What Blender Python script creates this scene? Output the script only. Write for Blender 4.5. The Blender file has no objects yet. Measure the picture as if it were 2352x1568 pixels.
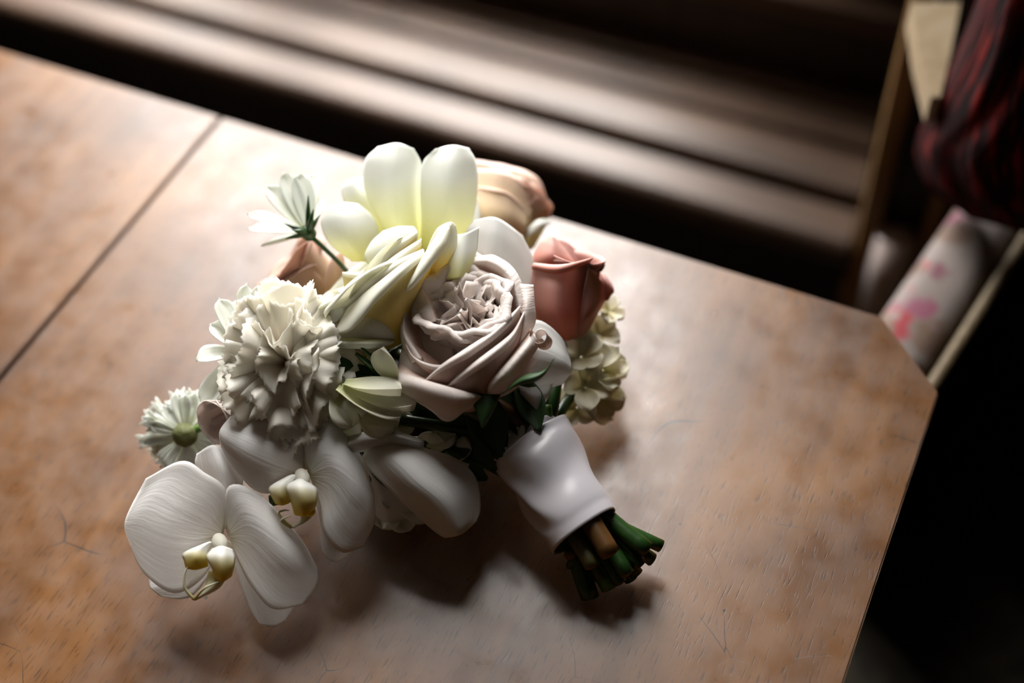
import bpy, math, random
import numpy as np
from mathutils import Vector, Matrix

# ------------------------------------------------------------------ camera
FPX = 2775.0
CX, CY = 1176.0, 784.0
_Y = np.array([2353.0, -4076.0, FPX]); _Y /= np.linalg.norm(_Y)
_X = -np.array([-8009.0, -2734.0, FPX]); _X -= _Y * (_X @ _Y); _X /= np.linalg.norm(_X)
_Z = np.cross(_X, _Y)
RW = np.array([_X, _Y, _Z])                    # world = RW @ (right, down, forward)
DIST = 0.68
CAM = -(RW @ np.array([0, 0, 1.0])) * DIST      # table top is z = 0
IR, IU, IT = RW @ np.array([1.0, 0, 0]), RW @ np.array([0, -1.0, 0]), RW @ np.array([0, 0, -1.0])

scn = bpy.context.scene
COL = scn.collection
cam_d = bpy.data.cameras.new('camera')
cam_d.sensor_width = 36.0
cam_d.lens = 36.0 * FPX / 2352.0
cam_d.clip_start = 0.01
cam = bpy.data.objects.new('camera', cam_d)
COL.objects.link(cam)
M = Matrix.Identity(4)
for i in range(3):
    M[i][0], M[i][1], M[i][2], M[i][3] = IR[i], IU[i], IT[i], CAM[i]
cam.matrix_world = M
cam_d.dof.use_dof = True
cam_d.dof.focus_distance = 0.578
cam_d.dof.aperture_fstop = 2.3
scn.camera = cam

# ------------------------------------------------------------------ daylight
world = bpy.data.worlds.new('overcast_sky')
scn.world = world
world.use_nodes = True
bg = world.node_tree.nodes['Background']
bg.inputs[0].default_value = (1.0, 0.985, 0.965, 1)
bg.inputs[1].default_value = 24.5
WX0, WX1, WZ0, WZ1, WY = -1.32, -0.16, -0.20, 2.25, 0.70      # window opening
pl = bpy.data.lights.new('window_portal', 'AREA')
pl.shape = 'RECTANGLE'; pl.size = WX1 - WX0; pl.size_y = WZ1 - WZ0
pl.cycles.is_portal = True
po = bpy.data.objects.new('window_portal', pl)
po.location = ((WX0 + WX1) / 2, WY + 0.06, (WZ0 + WZ1) / 2)
po.rotation_euler = (-math.pi / 2, 0, 0)
COL.objects.link(po)
scn.view_settings.view_transform = 'Standard'
scn.view_settings.look = 'None'
scn.view_settings.gamma = 1.0
scn.view_settings.exposure = 0.0
scn.view_settings.use_curve_mapping = False
scn.cycles.use_denoising = True
scn.cycles.max_bounces = 10
scn.cycles.transmission_bounces = 6
scn.cycles.caustics_reflective = False
scn.cycles.caustics_refractive = False
rnd = random.Random(7)

# ------------------------------------------------------------------ helpers
def ray(px, py):
    return RW @ np.array([(px - CX) / FPX, (py - CY) / FPX, 1.0])
def dep(px, py, z):
    """depth along the view of the point over pixel (px, py) at height z"""
    return (z - CAM[2]) / ray(px, py)[2]
def W(px, py, d):
    return CAM + ray(px, py) * d
def PZ(px, py, z=0.0):
    return W(px, py, dep(px, py, z))

def link(name, verts, faces, mat, parent=None, smooth=True, uv=None, loc=None):
    me = bpy.data.meshes.new(name)
    me.from_pydata([tuple(v) for v in verts], [], [tuple(f) for f in faces])
    if uv is not None:
        l = me.uv_layers.new(name='UVMap')
        vi = np.empty(len(me.loops), dtype=np.int32)
        me.loops.foreach_get('vertex_index', vi)
        l.data.foreach_set('uv', np.asarray(uv, dtype=np.float32)[vi].ravel())
    if smooth:
        me.polygons.foreach_set('use_smooth', [True] * len(me.polygons))
    if mat:
        me.materials.append(mat)
    me.update()
    o = bpy.data.objects.new(name, me)
    COL.objects.link(o)
    if parent is not None:
        o.parent = parent
        o.matrix_parent_inverse = Matrix.Translation(Vector(PLOC.get(parent.name, (0, 0, 0)))).inverted()
    return o
PLOC = {}
def empty(name, loc, parent=None):
    o = bpy.data.objects.new(name, None)
    o.empty_display_size = 0.02
    COL.objects.link(o)
    if parent is not None:
        o.parent = parent
        b = PLOC[parent.name]
        o.location = Vector(loc) - Vector(b)
    else:
        o.location = loc
    PLOC[o.name] = tuple(loc)
    return o
def tag(o, label=None, cat=None, group=None, kind=None):
    if label: o['label'] = label
    if cat: o['category'] = cat
    if group: o['group'] = group
    if kind: o['kind'] = kind
    return o

def box_vf(x0, x1, y0, y1, z0, z1, b=0.0):
    if b <= 0:
        v = [(x, y, z) for x in (x0, x1) for y in (y0, y1) for z in (z0, z1)]
        f = [(0, 1, 3, 2), (4, 6, 7, 5), (0, 4, 5, 1), (2, 3, 7, 6), (0, 2, 6, 4), (1, 5, 7, 3)]
        return v, f
    import bmesh
    bm = bmesh.new()
    bmesh.ops.create_cube(bm, size=1.0)
    for q in bm.verts:
        q.co = Vector(((x0 + x1) / 2 + q.co.x * (x1 - x0), (y0 + y1) / 2 + q.co.y * (y1 - y0), (z0 + z1) / 2 + q.co.z * (z1 - z0)))
    bmesh.ops.bevel(bm, geom=bm.edges[:], offset=b, segments=3, profile=0.5, affect='EDGES')
    bm.verts.index_update()
    v = [tuple(q.co) for q in bm.verts]; f = [[q.index for q in p.verts] for p in bm.faces]
    bm.free()
    return v, f
def box(name, x0, x1, y0, y1, z0, z1, mat, parent=None, b=0.0):
    v, f = box_vf(x0, x1, y0, y1, z0, z1, b)
    return link(name, v, f, mat, parent, smooth=b > 0)
def boxes(name, L, mat, parent=None):
    V, F = [], []
    for a in L:
        v, f = box_vf(*a)
        F += [tuple(i + len(V) for i in q) for q in f]; V += v
    return link(name, V, F, mat, parent, smooth=False)
def extrude_x(name, prof, x0, x1, mat, parent=None, smooth=False):
    """profile of (y, z) points swept along x"""
    n = len(prof)
    V = [(x0, y, z) for y, z in prof] + [(x1, y, z) for y, z in prof]
    F = [(i, (i + 1) % n, n + (i + 1) % n, n + i) for i in range(n)]
    F += [tuple(range(n - 1, -1, -1)), tuple(range(n, 2 * n))]
    return link(name, V, F, mat, parent, smooth=smooth)
def solid(o, t=0.0004, off=0.0):
    m = o.modifiers.new('thickness', 'SOLIDIFY'); m.thickness = t; m.offset = off
    return o
def catmull(P, n):
    """resample along axis 0 to n points"""
    P = np.asarray(P, float); k = len(P)
    t = np.linspace(0, k - 1, n); i = np.clip(t.astype(int), 0, k - 2); s = (t - i).reshape((-1,) + (1,) * (P.ndim - 1))
    ext = np.concatenate([[2 * P[0] - P[1]], P, [2 * P[-1] - P[-2]]])
    a, b, c, d = ext[i], ext[i + 1], ext[i + 2], ext[i + 3]
    return 0.5 * (2 * b + (c - a) * s + (2 * a - 5 * b + 4 * c - d) * s ** 2 + (3 * b - a - 3 * c + d) * s ** 3)
def grid_faces(nu, nv):
    return [(i * nu + j, i * nu + j + 1, (i + 1) * nu + j + 1, (i + 1) * nu + j) for i in range(nv - 1) for j in range(nu - 1)]
def grid_uv(nu, nv):
    return [(j / (nu - 1), i / (nv - 1)) for i in range(nv) for j in range(nu)]
def traced(name, rows, z0, mat, parent, at=None, nu=17, nv=21, t=0.0004, rip=0.0, ripk=5, seed=0):
    """petal surface through rows (base to tip) of (px, py, mm nearer the viewer); z0 = height of the reference depth"""
    A = np.array(rows, float)
    ax, ay = at if at else (A[..., 0].mean(), A[..., 1].mean())
    d0 = dep(ax, ay, z0)
    G = catmull(A, nv)
    G = catmull(np.swapaxes(G, 0, 1), nu); G = np.swapaxes(G, 0, 1)
    if rip:
        u = np.linspace(-1, 1, nu)[None, :]; v = np.linspace(0, 1, nv)[:, None]
        G[..., 2] += rip * v ** 1.5 * (0.35 + np.abs(u) ** 1.5) * np.sin(ripk * u + seed + 2.5 * v) 
    V = [W(x, y, d0 - h / 1000.0) for x, y, h in G.reshape(-1, 3)]
    return solid(link(name, V, grid_faces(nu, nv), mat, parent, uv=grid_uv(nu, nv)), t)
def strap(name, A, B, w, mat, parent, face=None, cup=0.15, bend=0.0, tipw=0.75, notch=0.0, base=0.25, nu=9, nv=13, t=0.0003, rip=0.0, seed=0, peak=0.65):
    """ovate petal from world point A to B, w = half width in metres, face = the way its inner side looks"""
    A, B = np.array(A, float), np.array(B, float)
    L = np.linalg.norm(B - A); ax = (B - A) / L
    n = np.array(IT if face is None else face, float); n = n - ax * (n @ ax); n /= np.linalg.norm(n)
    s = np.cross(ax, n)
    V = []
    for i in range(nv):
        v = i / (nv - 1)
        if v < peak: wv = base + (1 - base) * math.sin(v / peak * math.pi / 2) ** 1.2
        else: wv = max(0.0, 1 - ((v - peak) / (1 - peak)) ** 2.2 * (1 - 0.0)) ** 0.6 * (1 - 0.0)
        if v >= peak: wv = max(wv, 0.04)
        for j in range(nu):
            u = -1 + 2 * j / (nu - 1)
            lv = v + (notch * (abs(u) ** 1.0 - 0.5) * max(0, v - 0.7) / 0.3 if notch else 0) * 0.4
            h = cup * w * (u * u) * wv + bend * L * (v * v) + rip * w * math.sin(4.0 * u + seed + 3 * v) * v
            V.append(A + ax * L * lv + s * (u * w * wv) + n * h)
    return solid(link(name, V, grid_faces(nu, nv), mat, parent, uv=grid_uv(nu, nv)), t)
def tube(name, pts, rad, mat, parent, n=12, res=None, closed=True, jag=0.0):
    P = catmull(np.array([list(map(float, p)) for p in pts]), res or max(8, 4 * len(pts)))
    rr = np.interp(np.linspace(0, 1, len(P)), np.linspace(0, 1, len(rad)), rad) if hasattr(rad, '__len__') else np.full(len(P), rad)
    V, UV = [], []
    nrm = None
    for i, p in enumerate(P):
        tan = P[min(i + 1, len(P) - 1)] - P[max(i - 1, 0)]; tan /= np.linalg.norm(tan)
        if nrm is None:
            nrm = np.cross(tan, [0.3, 0.5, 0.81]); nrm /= np.linalg.norm(nrm)
        nrm = nrm - tan * (nrm @ tan); nrm /= np.linalg.norm(nrm)
        b = np.cross(tan, nrm)
        for k in range(n):
            a = 2 * math.pi * k / n
            e = tan * jag * rr[i] * math.cos(a + 1) if i == len(P) - 1 else 0
            V.append(p + (nrm * math.cos(a) + b * math.sin(a)) * rr[i] + e); UV.append((k / n, i / (len(P) - 1)))
    F = [(i * n + k, i * n + (k + 1) % n, (i + 1) * n + (k + 1) % n, (i + 1) * n + k) for i in range(len(P) - 1) for k in range(n)]
    if closed:
        F += [tuple(range(n - 1, -1, -1)), tuple((len(P) - 1) * n + k for k in range(n))]
    return link(name, V, F, mat, parent, uv=UV)
def blob(name, c, ax, r1, r2, mat, parent, n=14, m=10, lump=0.0, seed=0, cut=1.0):
    """egg of half-length r1 along ax and radius r2"""
    ax = np.array(ax, float); ax /= np.linalg.norm(ax)
    s = np.cross(ax, [0.31, 0.77, 0.55]); s /= np.linalg.norm(s); q = np.cross(ax, s)
    V = []; R = random.Random(seed)
    for i in range(m + 1):
        a = math.pi * i / m * cut
        for k in range(n):
            b = 2 * math.pi * k / n
            j = 1 + lump * R.uniform(-1, 1)
            V.append(np.array(c) - ax * r1 * math.cos(a) + (s * math.cos(b) + q * math.sin(b)) * (r2 * math.sin(a) + 1e-5) * j)
    F = [(i * n + k, i * n + (k + 1) % n, (i + 1) * n + (k + 1) % n, (i + 1) * n + k) for i in range(m) for k in range(n)]
    return link(name, V, F, mat, parent)

# ------------------------------------------------------------------ materials
def newmat(name):
    m = bpy.data.materials.new(name); m.use_nodes = True
    nt = m.node_tree; b = nt.nodes['Principled BSDF']
    return m, nt, b
def N(nt, t, **kw):
    n = nt.nodes.new(t)
    for k, v in kw.items(): setattr(n, k, v)
    return n
def ramp(nt, fac, stops):
    r = N(nt, 'ShaderNodeValToRGB')
    e = r.color_ramp.elements
    while len(e) < len(stops): e.new(0.5)
    for q, (p, c) in zip(e, stops): q.position = p; q.color = (*c, 1)
    nt.links.new(fac, r.inputs[0]); return r.outputs[0]
def simple(name, col, rough=0.5, spec=0.5, noise=None, metal=0.0, bump=0.0, nscale=40.0, stretch=(1, 1, 1)):
    m, nt, b = newmat(name)
    b.inputs['Base Color'].default_value = (*col, 1)
    b.inputs['Roughness'].default_value = rough
    b.inputs['Specular IOR Level'].default_value = spec
    b.inputs['Metallic'].default_value = metal
    if noise or bump:
        tc = N(nt, 'ShaderNodeTexCoord'); mp = N(nt, 'ShaderNodeMapping'); mp.inputs['Scale'].default_value = stretch
        nz = N(nt, 'ShaderNodeTexNoise'); nz.inputs['Scale'].default_value = nscale; nz.inputs['Detail'].default_value = 6
        nt.links.new(tc.outputs['Object'], mp.inputs[0]); nt.links.new(mp.outputs[0], nz.inputs['Vector'])
        if noise: nt.links.new(ramp(nt, nz.outputs['Fac'], [(0.3, noise), (0.7, col)]), b.inputs['Base Color'])
        if bump:
            bp = N(nt, 'ShaderNodeBump'); bp.inputs['Strength'].default_value = bump; bp.inputs['Distance'].default_value = 0.002
            nt.links.new(nz.outputs['Fac'], bp.inputs['Height']); nt.links.new(bp.outputs[0], b.inputs['Normal'])
    return m
def petal_mat(name, base, tip, mid=None, mp=0.35, transl=0.35, rough=0.55, vein=0.25, vs=(26, 2.0), tcol=None, spec=0.25, edge=None, tp=0.4):
    """petal: colour runs from base to tip, fine veins along the length, light shines through"""
    m, nt, b = newmat(name)
    uv = N(nt, 'ShaderNodeUVMap')
    sp = N(nt, 'ShaderNodeSeparateXYZ'); nt.links.new(uv.outputs[0], sp.inputs[0])
    mpn = N(nt, 'ShaderNodeMapping'); mpn.inputs['Scale'].default_value = (vs[0], vs[1], 1)
    nt.links.new(uv.outputs[0], mpn.inputs[0])
    nz = N(nt, 'ShaderNodeTexNoise'); nz.inputs['Scale'].default_value = 1.0; nz.inputs['Detail'].default_value = 5
    nt.links.new(mpn.outputs[0], nz.inputs['Vector'])
    ad = N(nt, 'ShaderNodeMath', operation='MULTIPLY_ADD'); ad.inputs[1].default_value = 0.16; 
    nt.links.new(nz.outputs['Fac'], ad.inputs[0]); nt.links.new(sp.outputs['Y'], ad.inputs[2])
    sb = N(nt, 'ShaderNodeMath', operation='SUBTRACT'); sb.inputs[1].default_value = 0.08
    nt.links.new(ad.outputs[0], sb.inputs[0])
    stops = [(0.0, base), (mp, mid or tuple((a + c) / 2 for a, c in zip(base, tip))), (min(0.95, mp + tp), tip)]
    if edge: stops += [(0.985, tip), (1.0, edge)]
    col = ramp(nt, sb.outputs[0], stops)
    nt.links.new(col, b.inputs['Base Color'])
    b.inputs['Roughness'].default_value = rough
    b.inputs['Specular IOR Level'].default_value = spec
    bp = N(nt, 'ShaderNodeBump'); bp.inputs['Strength'].default_value = vein; bp.inputs['Distance'].default_value = 0.0008
    nt.links.new(nz.outputs['Fac'], bp.inputs['Height']); nt.links.new(bp.outputs[0], b.inputs['Normal'])
    tr = N(nt, 'ShaderNodeBsdfTranslucent')
    if tcol: tr.inputs[0].default_value = (*tcol, 1)
    else: nt.links.new(col, tr.inputs[0])
    mx = N(nt, 'ShaderNodeMixShader'); mx.inputs[0].default_value = transl
    nt.links.new(b.outputs[0], mx.inputs[1]); nt.links.new(tr.outputs[0], mx.inputs[2])
    nt.links.new(mx.outputs[0], nt.nodes['Material Output'].inputs[0])
    return m
def wood(name, c1, c2, c3, rough=0.35, scale=1.0, axis='y', bump=0.15, scratches=False, coat=0.0):
    m, nt, b = newmat(name)
    tc = N(nt, 'ShaderNodeTexCoord'); mp = N(nt, 'ShaderNodeMapping')
    s = {'y': (60, 3.0, 60), 'x': (3.0, 60, 60), 'z': (60, 60, 3.0)}[axis]
    mp.inputs['Scale'].default_value = tuple(q * scale for q in s)
    nt.links.new(tc.outputs['Object'], mp.inputs[0])
    n1 = N(nt, 'ShaderNodeTexNoise'); n1.inputs['Scale'].default_value = 1.0; n1.inputs['Detail'].default_value = 7; n1.inputs['Distortion'].default_value = 0.6
    nt.links.new(mp.outputs[0], n1.inputs['Vector'])
    n2 = N(nt, 'ShaderNodeTexNoise'); n2.inputs['Scale'].default_value = 9.0 * scale; n2.inputs['Detail'].default_value = 6
    nt.links.new(tc.outputs['Object'], n2.inputs['Vector'])
    mx = N(nt, 'ShaderNodeMix'); mx.data_type = 'FLOAT'; mx.inputs[0].default_value = 0.5 if not scratches else 0.72
    nt.links.new(n1.outputs['Fac'], mx.inputs[2]); nt.links.new(n2.outputs['Fac'], mx.inputs[3])
    col = ramp(nt, mx.outputs[0], [(0.32, c1), (0.5, c2), (0.66, c3)])
    nt.links.new(col, b.inputs['Base Color'])
    b.inputs['Roughness'].default_value = rough
    b.inputs['Coat Weight'].default_value = coat
    b.inputs['Coat Roughness'].default_value = rough * 0.8
    h = n1.outputs['Fac']
    bp = N(nt, 'ShaderNodeBump'); bp.inputs['Strength'].default_value = bump; bp.inputs['Distance'].default_value = 0.001
    nt.links.new(h, bp.inputs['Height'])
    out = bp
    if scratches:
        # fine open grain, pits and dents
        mp2 = N(nt, 'ShaderNodeMapping'); mp2.inputs['Scale'].default_value = (900, 110, 900)
        nt.links.new(tc.outputs['Object'], mp2.inputs[0])
        n3 = N(nt, 'ShaderNodeTexNoise'); n3.inputs['Scale'].default_value = 1.0; n3.inputs['Detail'].default_value = 3
        nt.links.new(mp2.outputs[0], n3.inputs['Vector'])
        r3 = ramp(nt, n3.outputs['Fac'], [(0.33, (0, 0, 0)), (0.43, (1, 1, 1))])
        vo = N(nt, 'ShaderNodeTexVoronoi'); vo.inputs['Scale'].default_value = 55
        nt.links.new(tc.outputs['Object'], vo.inputs['Vector'])
        sc_ = N(nt, 'ShaderNodeSeparateColor'); nt.links.new(vo.outputs['Color'], sc_.inputs[0])
        th_ = N(nt, 'ShaderNodeMath', operation='MULTIPLY'); th_.inputs[1].default_value = 0.055
        pw_ = N(nt, 'ShaderNodeMath', operation='POWER'); pw_.inputs[1].default_value = 3.0
        nt.links.new(sc_.outputs[0], pw_.inputs[0]); nt.links.new(pw_.outputs[0], th_.inputs[0])
        gt_ = N(nt, 'ShaderNodeMath', operation='GREATER_THAN'); nt.links.new(vo.outputs['Distance'], gt_.inputs[0]); nt.links.new(th_.outputs[0], gt_.inputs[1])
        # long thin scratches
        ns_ = N(nt, 'ShaderNodeTexNoise'); ns_.inputs['Scale'].default_value = 7; nt.links.new(tc.outputs['Object'], ns_.inputs['Vector'])
        mv_ = N(nt, 'ShaderNodeMix'); mv_.data_type = 'VECTOR'; mv_.inputs[0].default_value = 0.10
        nt.links.new(tc.outputs['Object'], mv_.inputs[4]); nt.links.new(ns_.outputs['Color'], mv_.inputs[5])
        ve_ = N(nt, 'ShaderNodeTexVoronoi', feature='DISTANCE_TO_EDGE'); ve_.inputs['Scale'].default_value = 17
        nt.links.new(mv_.outputs[1], ve_.inputs['Vector'])
        nm_ = N(nt, 'ShaderNodeTexNoise'); nm_.inputs['Scale'].default_value = 16; nt.links.new(tc.outputs['Object'], nm_.inputs['Vector'])
        w_ = ramp(nt, nm_.outputs['Fac'], [(0.55, (0, 0, 0)), (0.70, (0.005, 0.005, 0.005))])
        ge_ = N(nt, 'ShaderNodeMath', operation='GREATER_THAN'); nt.links.new(ve_.outputs['Distance'], ge_.inputs[0]); nt.links.new(w_, ge_.inputs[1])
        mm_ = N(nt, 'ShaderNodeMath', operation='MULTIPLY'); nt.links.new(gt_.outputs[0], mm_.inputs[0]); nt.links.new(ge_.outputs[0], mm_.inputs[1])
        rv = mm_.outputs[0]
        n4 = N(nt, 'ShaderNodeTexNoise'); n4.inputs['Scale'].default_value = 55; n4.inputs['Detail'].default_value = 4
        nt.links.new(tc.outputs['Object'], n4.inputs['Vector'])
        a1 = N(nt, 'ShaderNodeMath', operation='MULTIPLY_ADD'); a1.inputs[1].default_value = 0.11
        nt.links.new(r3, a1.inputs[0]); nt.links.new(rv, a1.inputs[2])
        a2 = N(nt, 'ShaderNodeMath', operation='MULTIPLY_ADD'); a2.inputs[1].default_value = 0.5
        nt.links.new(n4.outputs['Fac'], a2.inputs[0]); nt.links.new(a1.outputs[0], a2.inputs[2])
        b2 = N(nt, 'ShaderNodeBump'); b2.inputs['Strength'].default_value = 0.35; b2.inputs['Distance'].default_value = 0.0004
        nt.links.new(a2.outputs[0], b2.inputs['Height']); nt.links.new(bp.outputs[0], b2.inputs['Normal'])
        out = b2
        # dark filling in the open grain
        dk = N(nt, 'ShaderNodeMix'); dk.data_type = 'RGBA'; dk.blend_type = 'MULTIPLY'; dk.inputs[0].default_value = 0.5
        nt.links.new(col, dk.inputs[6]); nt.links.new(r3, dk.inputs[7])
        dk2 = N(nt, 'ShaderNodeMix'); dk2.data_type = 'RGBA'; dk2.blend_type = 'MULTIPLY'; dk2.inputs[0].default_value = 0.8
        nt.links.new(dk.outputs[2], dk2.inputs[6]); nt.links.new(rv, dk2.inputs[7])
        nt.links.new(dk2.outputs[2], b.inputs['Base Color'])
        rr = ramp(nt, n4.outputs['Fac'], [(0.3, (rough - 0.06,) * 3), (0.7, (rough + 0.1,) * 3)])
        nt.links.new(rr, b.inputs['Roughness'])
    nt.links.new(out.outputs[0], b.inputs['Normal'])
    return m

MT = {}
MT['table'] = wood('worn_table_wood', (0.055, 0.019, 0.004), (0.135, 0.053, 0.012), (0.22, 0.093, 0.022), rough=0.33, bump=0.05, scratches=True, coat=0.0)
MT['table'].node_tree.nodes['Principled BSDF'].inputs['Specular IOR Level'].default_value = 0.82
MT['sill'] = wood('sill_wood', (0.045, 0.024, 0.013), (0.095, 0.054, 0.032), (0.145, 0.088, 0.055), rough=0.45, axis='x', bump=0.1)
MT['dark'] = wood('dark_stained_wood', (0.012, 0.007, 0.004), (0.02, 0.012, 0.007), (0.035, 0.02, 0.011), rough=0.5, axis='z')
MT['gold'] = wood('golden_brown_wood', (0.20, 0.10, 0.03), (0.32, 0.17, 0.055), (0.42, 0.24, 0.09), rough=0.4, axis='z')
MT['plinth'] = wood('pale_plinth_wood', (0.60, 0.48, 0.42), (0.70, 0.58, 0.53), (0.76, 0.66, 0.62), rough=0.35, axis='z')
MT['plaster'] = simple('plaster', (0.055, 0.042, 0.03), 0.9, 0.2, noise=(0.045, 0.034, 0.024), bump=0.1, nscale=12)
MT['floor'] = wood('floor_boards', (0.008, 0.005, 0.003), (0.014, 0.008, 0.005), (0.02, 0.012, 0.008), rough=0.75, axis='x', scale=0.4)

# ------------------------------------------------------------------ the room
FZ = -0.76
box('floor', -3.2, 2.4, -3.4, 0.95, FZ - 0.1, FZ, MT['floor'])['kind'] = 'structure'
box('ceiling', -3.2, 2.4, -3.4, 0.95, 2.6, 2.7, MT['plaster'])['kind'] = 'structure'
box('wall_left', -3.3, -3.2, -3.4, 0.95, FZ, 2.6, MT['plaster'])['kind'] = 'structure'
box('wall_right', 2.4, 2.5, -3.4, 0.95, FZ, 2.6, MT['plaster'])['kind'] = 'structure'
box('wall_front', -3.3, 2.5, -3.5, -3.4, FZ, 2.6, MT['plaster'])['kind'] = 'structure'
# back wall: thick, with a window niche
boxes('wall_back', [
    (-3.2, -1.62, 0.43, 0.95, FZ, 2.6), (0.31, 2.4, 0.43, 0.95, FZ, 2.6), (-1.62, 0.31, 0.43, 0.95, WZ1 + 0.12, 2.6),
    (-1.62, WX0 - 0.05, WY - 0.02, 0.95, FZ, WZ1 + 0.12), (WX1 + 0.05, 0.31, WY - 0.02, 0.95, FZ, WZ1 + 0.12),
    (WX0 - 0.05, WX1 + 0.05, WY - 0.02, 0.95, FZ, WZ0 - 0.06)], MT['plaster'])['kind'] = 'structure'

# window seat below the window: front panel, rounded nosing, groove, second moulding, boards
SZ = -0.30
seat = tag(empty('window_seat', (-0.6, 0.5, FZ)), 'brown wooden window seat with stepped mouldings below the window', 'window seat')
sx0, sx1 = -1.61, 0.118
box('front_panel', sx0, sx1, 0.425, 0.445, FZ, SZ - 0.03, MT['dark'], seat)
def nosing(y0, y1, zt, th, r):
    p = [(y1, zt), (y1, zt - th), (y0 + r * 0.6, zt - th)]
    for k in range(9):
        a = -math.pi / 2 - math.pi / 2 * k / 8 * 2
        p.append((y0 + r + r * math.cos(a) * 1.0, zt - r + r * math.sin(a)))
    return p
extrude_x('nosing', nosing(0.400, 0.444, SZ, 0.034, 0.012), sx0, sx1, MT['sill'], seat, smooth=False)
box('groove_strip', sx0, sx1, 0.440, 0.468, SZ - 0.040, SZ - 0.030, MT['dark'], seat)
extrude_x('moulding', nosing(0.460, 0.500, SZ + 0.006, 0.036, 0.008), sx0, sx1, MT['sill'], seat)
for k, (a, b_, dz) in enumerate([(0.508, 0.526, -0.006), (0.530, 0.551, -0.002), (0.555, 0.573, -0.005), (0.577, 0.600, 0.001)]):
    box('board', sx0, sx1, a, b_, SZ - 0.03, SZ + dz, MT['sill'], seat, b=0.0015)
box('filler', sx0, sx1, 0.50, 0.66, SZ - 0.05, SZ - 0.028, MT['dark'], seat)

# window: bottom rail, sash frame, glass
win = empty('window_1', ((WX0 + WX1) / 2, WY, WZ0)); win['kind'] = 'structure'
box('bottom_rail', sx0, sx1, 0.600, 0.625, SZ - 0.02, WZ0 - 0.015, MT['dark'], win, b=0.003)
box('window_sill', sx0, sx1, 0.598, WY + 0.02, WZ0 - 0.030, WZ0 - 0.005, MT['sill'], win, b=0.004)
fr = 0.05
for nm, a in (('stile', (WX0 - fr, WX0, WZ0 - 0.06, WZ1 + fr)), ('stile', (WX1, WX1 + fr, WZ0 - 0.06, WZ1 + fr)),
              ('mullion', ((WX0 + WX1) / 2 - 0.02, (WX0 + WX1) / 2 + 0.02, WZ0, WZ1))):
    box(nm, a[0], a[1], WY - 0.02, WY + 0.04, a[2], a[3], MT['dark'], win, b=0.003)
for nm, z0, z1 in (('rail', WZ0 - 0.06, WZ0 + 0.02), ('rail', WZ1, WZ1 + fr), ('glazing_bar', 0.62, 0.645), ('glazing_bar', 1.43, 1.455)):
    box(nm, WX0, WX1, WY - 0.018, WY + 0.035, z0, z1, MT['dark'], win, b=0.003)
gm, gnt, gb = newmat('window_glass')
tr = N(gnt, 'ShaderNodeBsdfTransparent'); gl = N(gnt, 'ShaderNodeBsdfGlossy'); gl.inputs['Roughness'].default_value = 0.02
mxs = N(gnt, 'ShaderNodeMixShader'); mxs.inputs[0].default_value = 0.05
gnt.links.new(tr.outputs[0], mxs.inputs[1]); gnt.links.new(gl.outputs[0], mxs.inputs[2]); gnt.links.new(mxs.outputs[0], gnt.nodes['Material Output'].inputs[0])
for xa, xb in ((WX0, (WX0 + WX1) / 2 - 0.02), ((WX0 + WX1) / 2 + 0.02, WX1)):
    for za, zb in ((WZ0 + 0.02, 0.62), (0.645, 1.43), (1.455, WZ1)):
        box('pane', xa, xb, WY + 0.008, WY + 0.012, za, zb, gm, win)
# niche jambs / fluted pilaster beside the window seat
jr = empty('trim_1', (0.2, 0.43, FZ)); jr['kind'] = 'structure'
box('jamb_lining', 0.118, 0.135, 0.44, 0.70, FZ, WZ1 + 0.12, MT['dark'], jr, b=0.002)
box('pilaster_back', 0.118, 0.31, 0.425, 0.44, FZ, WZ1 + 0.12, MT['dark'], jr)
for xa, xb in ((0.122, 0.141), (0.176, 0.192), (0.235, 0.262)):
    box('fillet', xa, xb, 0.402, 0.428, -0.36, WZ1 + 0.10, MT['gold'], jr, b=0.007)
tube('plinth_column', [(0.158, 0.398, FZ), (0.158, 0.398, -0.5), (0.158, 0.398, -0.27)], [0.022, 0.020, 0.017], MT['plinth'], jr, n=24)
box('plinth_block', 0.120, 0.172, 0.405, 0.43, FZ, -0.355, MT['gold'], jr, b=0.004)
box('plinth_block', 0.176, 0.31, 0.385, 0.43, FZ, -0.355, MT['gold'], jr, b=0.008)
jl = empty('trim_2', (-1.6, 0.43, FZ)); jl['kind'] = 'structure'
box('jamb_lining', -1.625, -1.29, 0.44, 0.70, FZ, WZ1 + 0.12, MT['dark'], jl, b=0.002)

# ------------------------------------------------------------------ the table
tb = tag(empty('table', (-0.25, -0.3, FZ)), 'worn brown wooden table with cut corners and a plank seam, under the bouquet', 'table')
def slab(name, poly, z0, z1, mat, parent, bev=0.003):
    import bmesh
    bm = bmesh.new()
    lo = [bm.verts.new((x, y, z0)) for x, y in poly]; hi = [bm.verts.new((x, y, z1)) for x, y in poly]
    n = len(poly)
    bm.faces.new(hi); bm.faces.new(lo[::-1])
    for i in range(n): bm.faces.new((lo[i], lo[(i + 1) % n], hi[(i + 1) % n], hi[i]))
    bmesh.ops.recalc_face_normals(bm, faces=bm.faces[:])
    bmesh.ops.bevel(bm, geom=[e for e in bm.edges], offset=bev, segments=3, affect='EDGES')
    me = bpy.data.meshes.new(name); bm.to_mesh(me); bm.free()
    me.materials.append(mat)
    for p in me.polygons: p.use_smooth = abs(p.normal.z) < 0.999 and abs(p.normal.z) > 0.02
    o = bpy.data.objects.new(name, me); COL.objects.link(o); o.parent = parent
    o.matrix_parent_inverse = Matrix.Translation(Vector(PLOC[parent.name])).inverted()
    return o
TX1, TY1, SEAM, TX0, TY0 = 0.224, 0.094, -0.262, -0.78, -0.72
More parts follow.
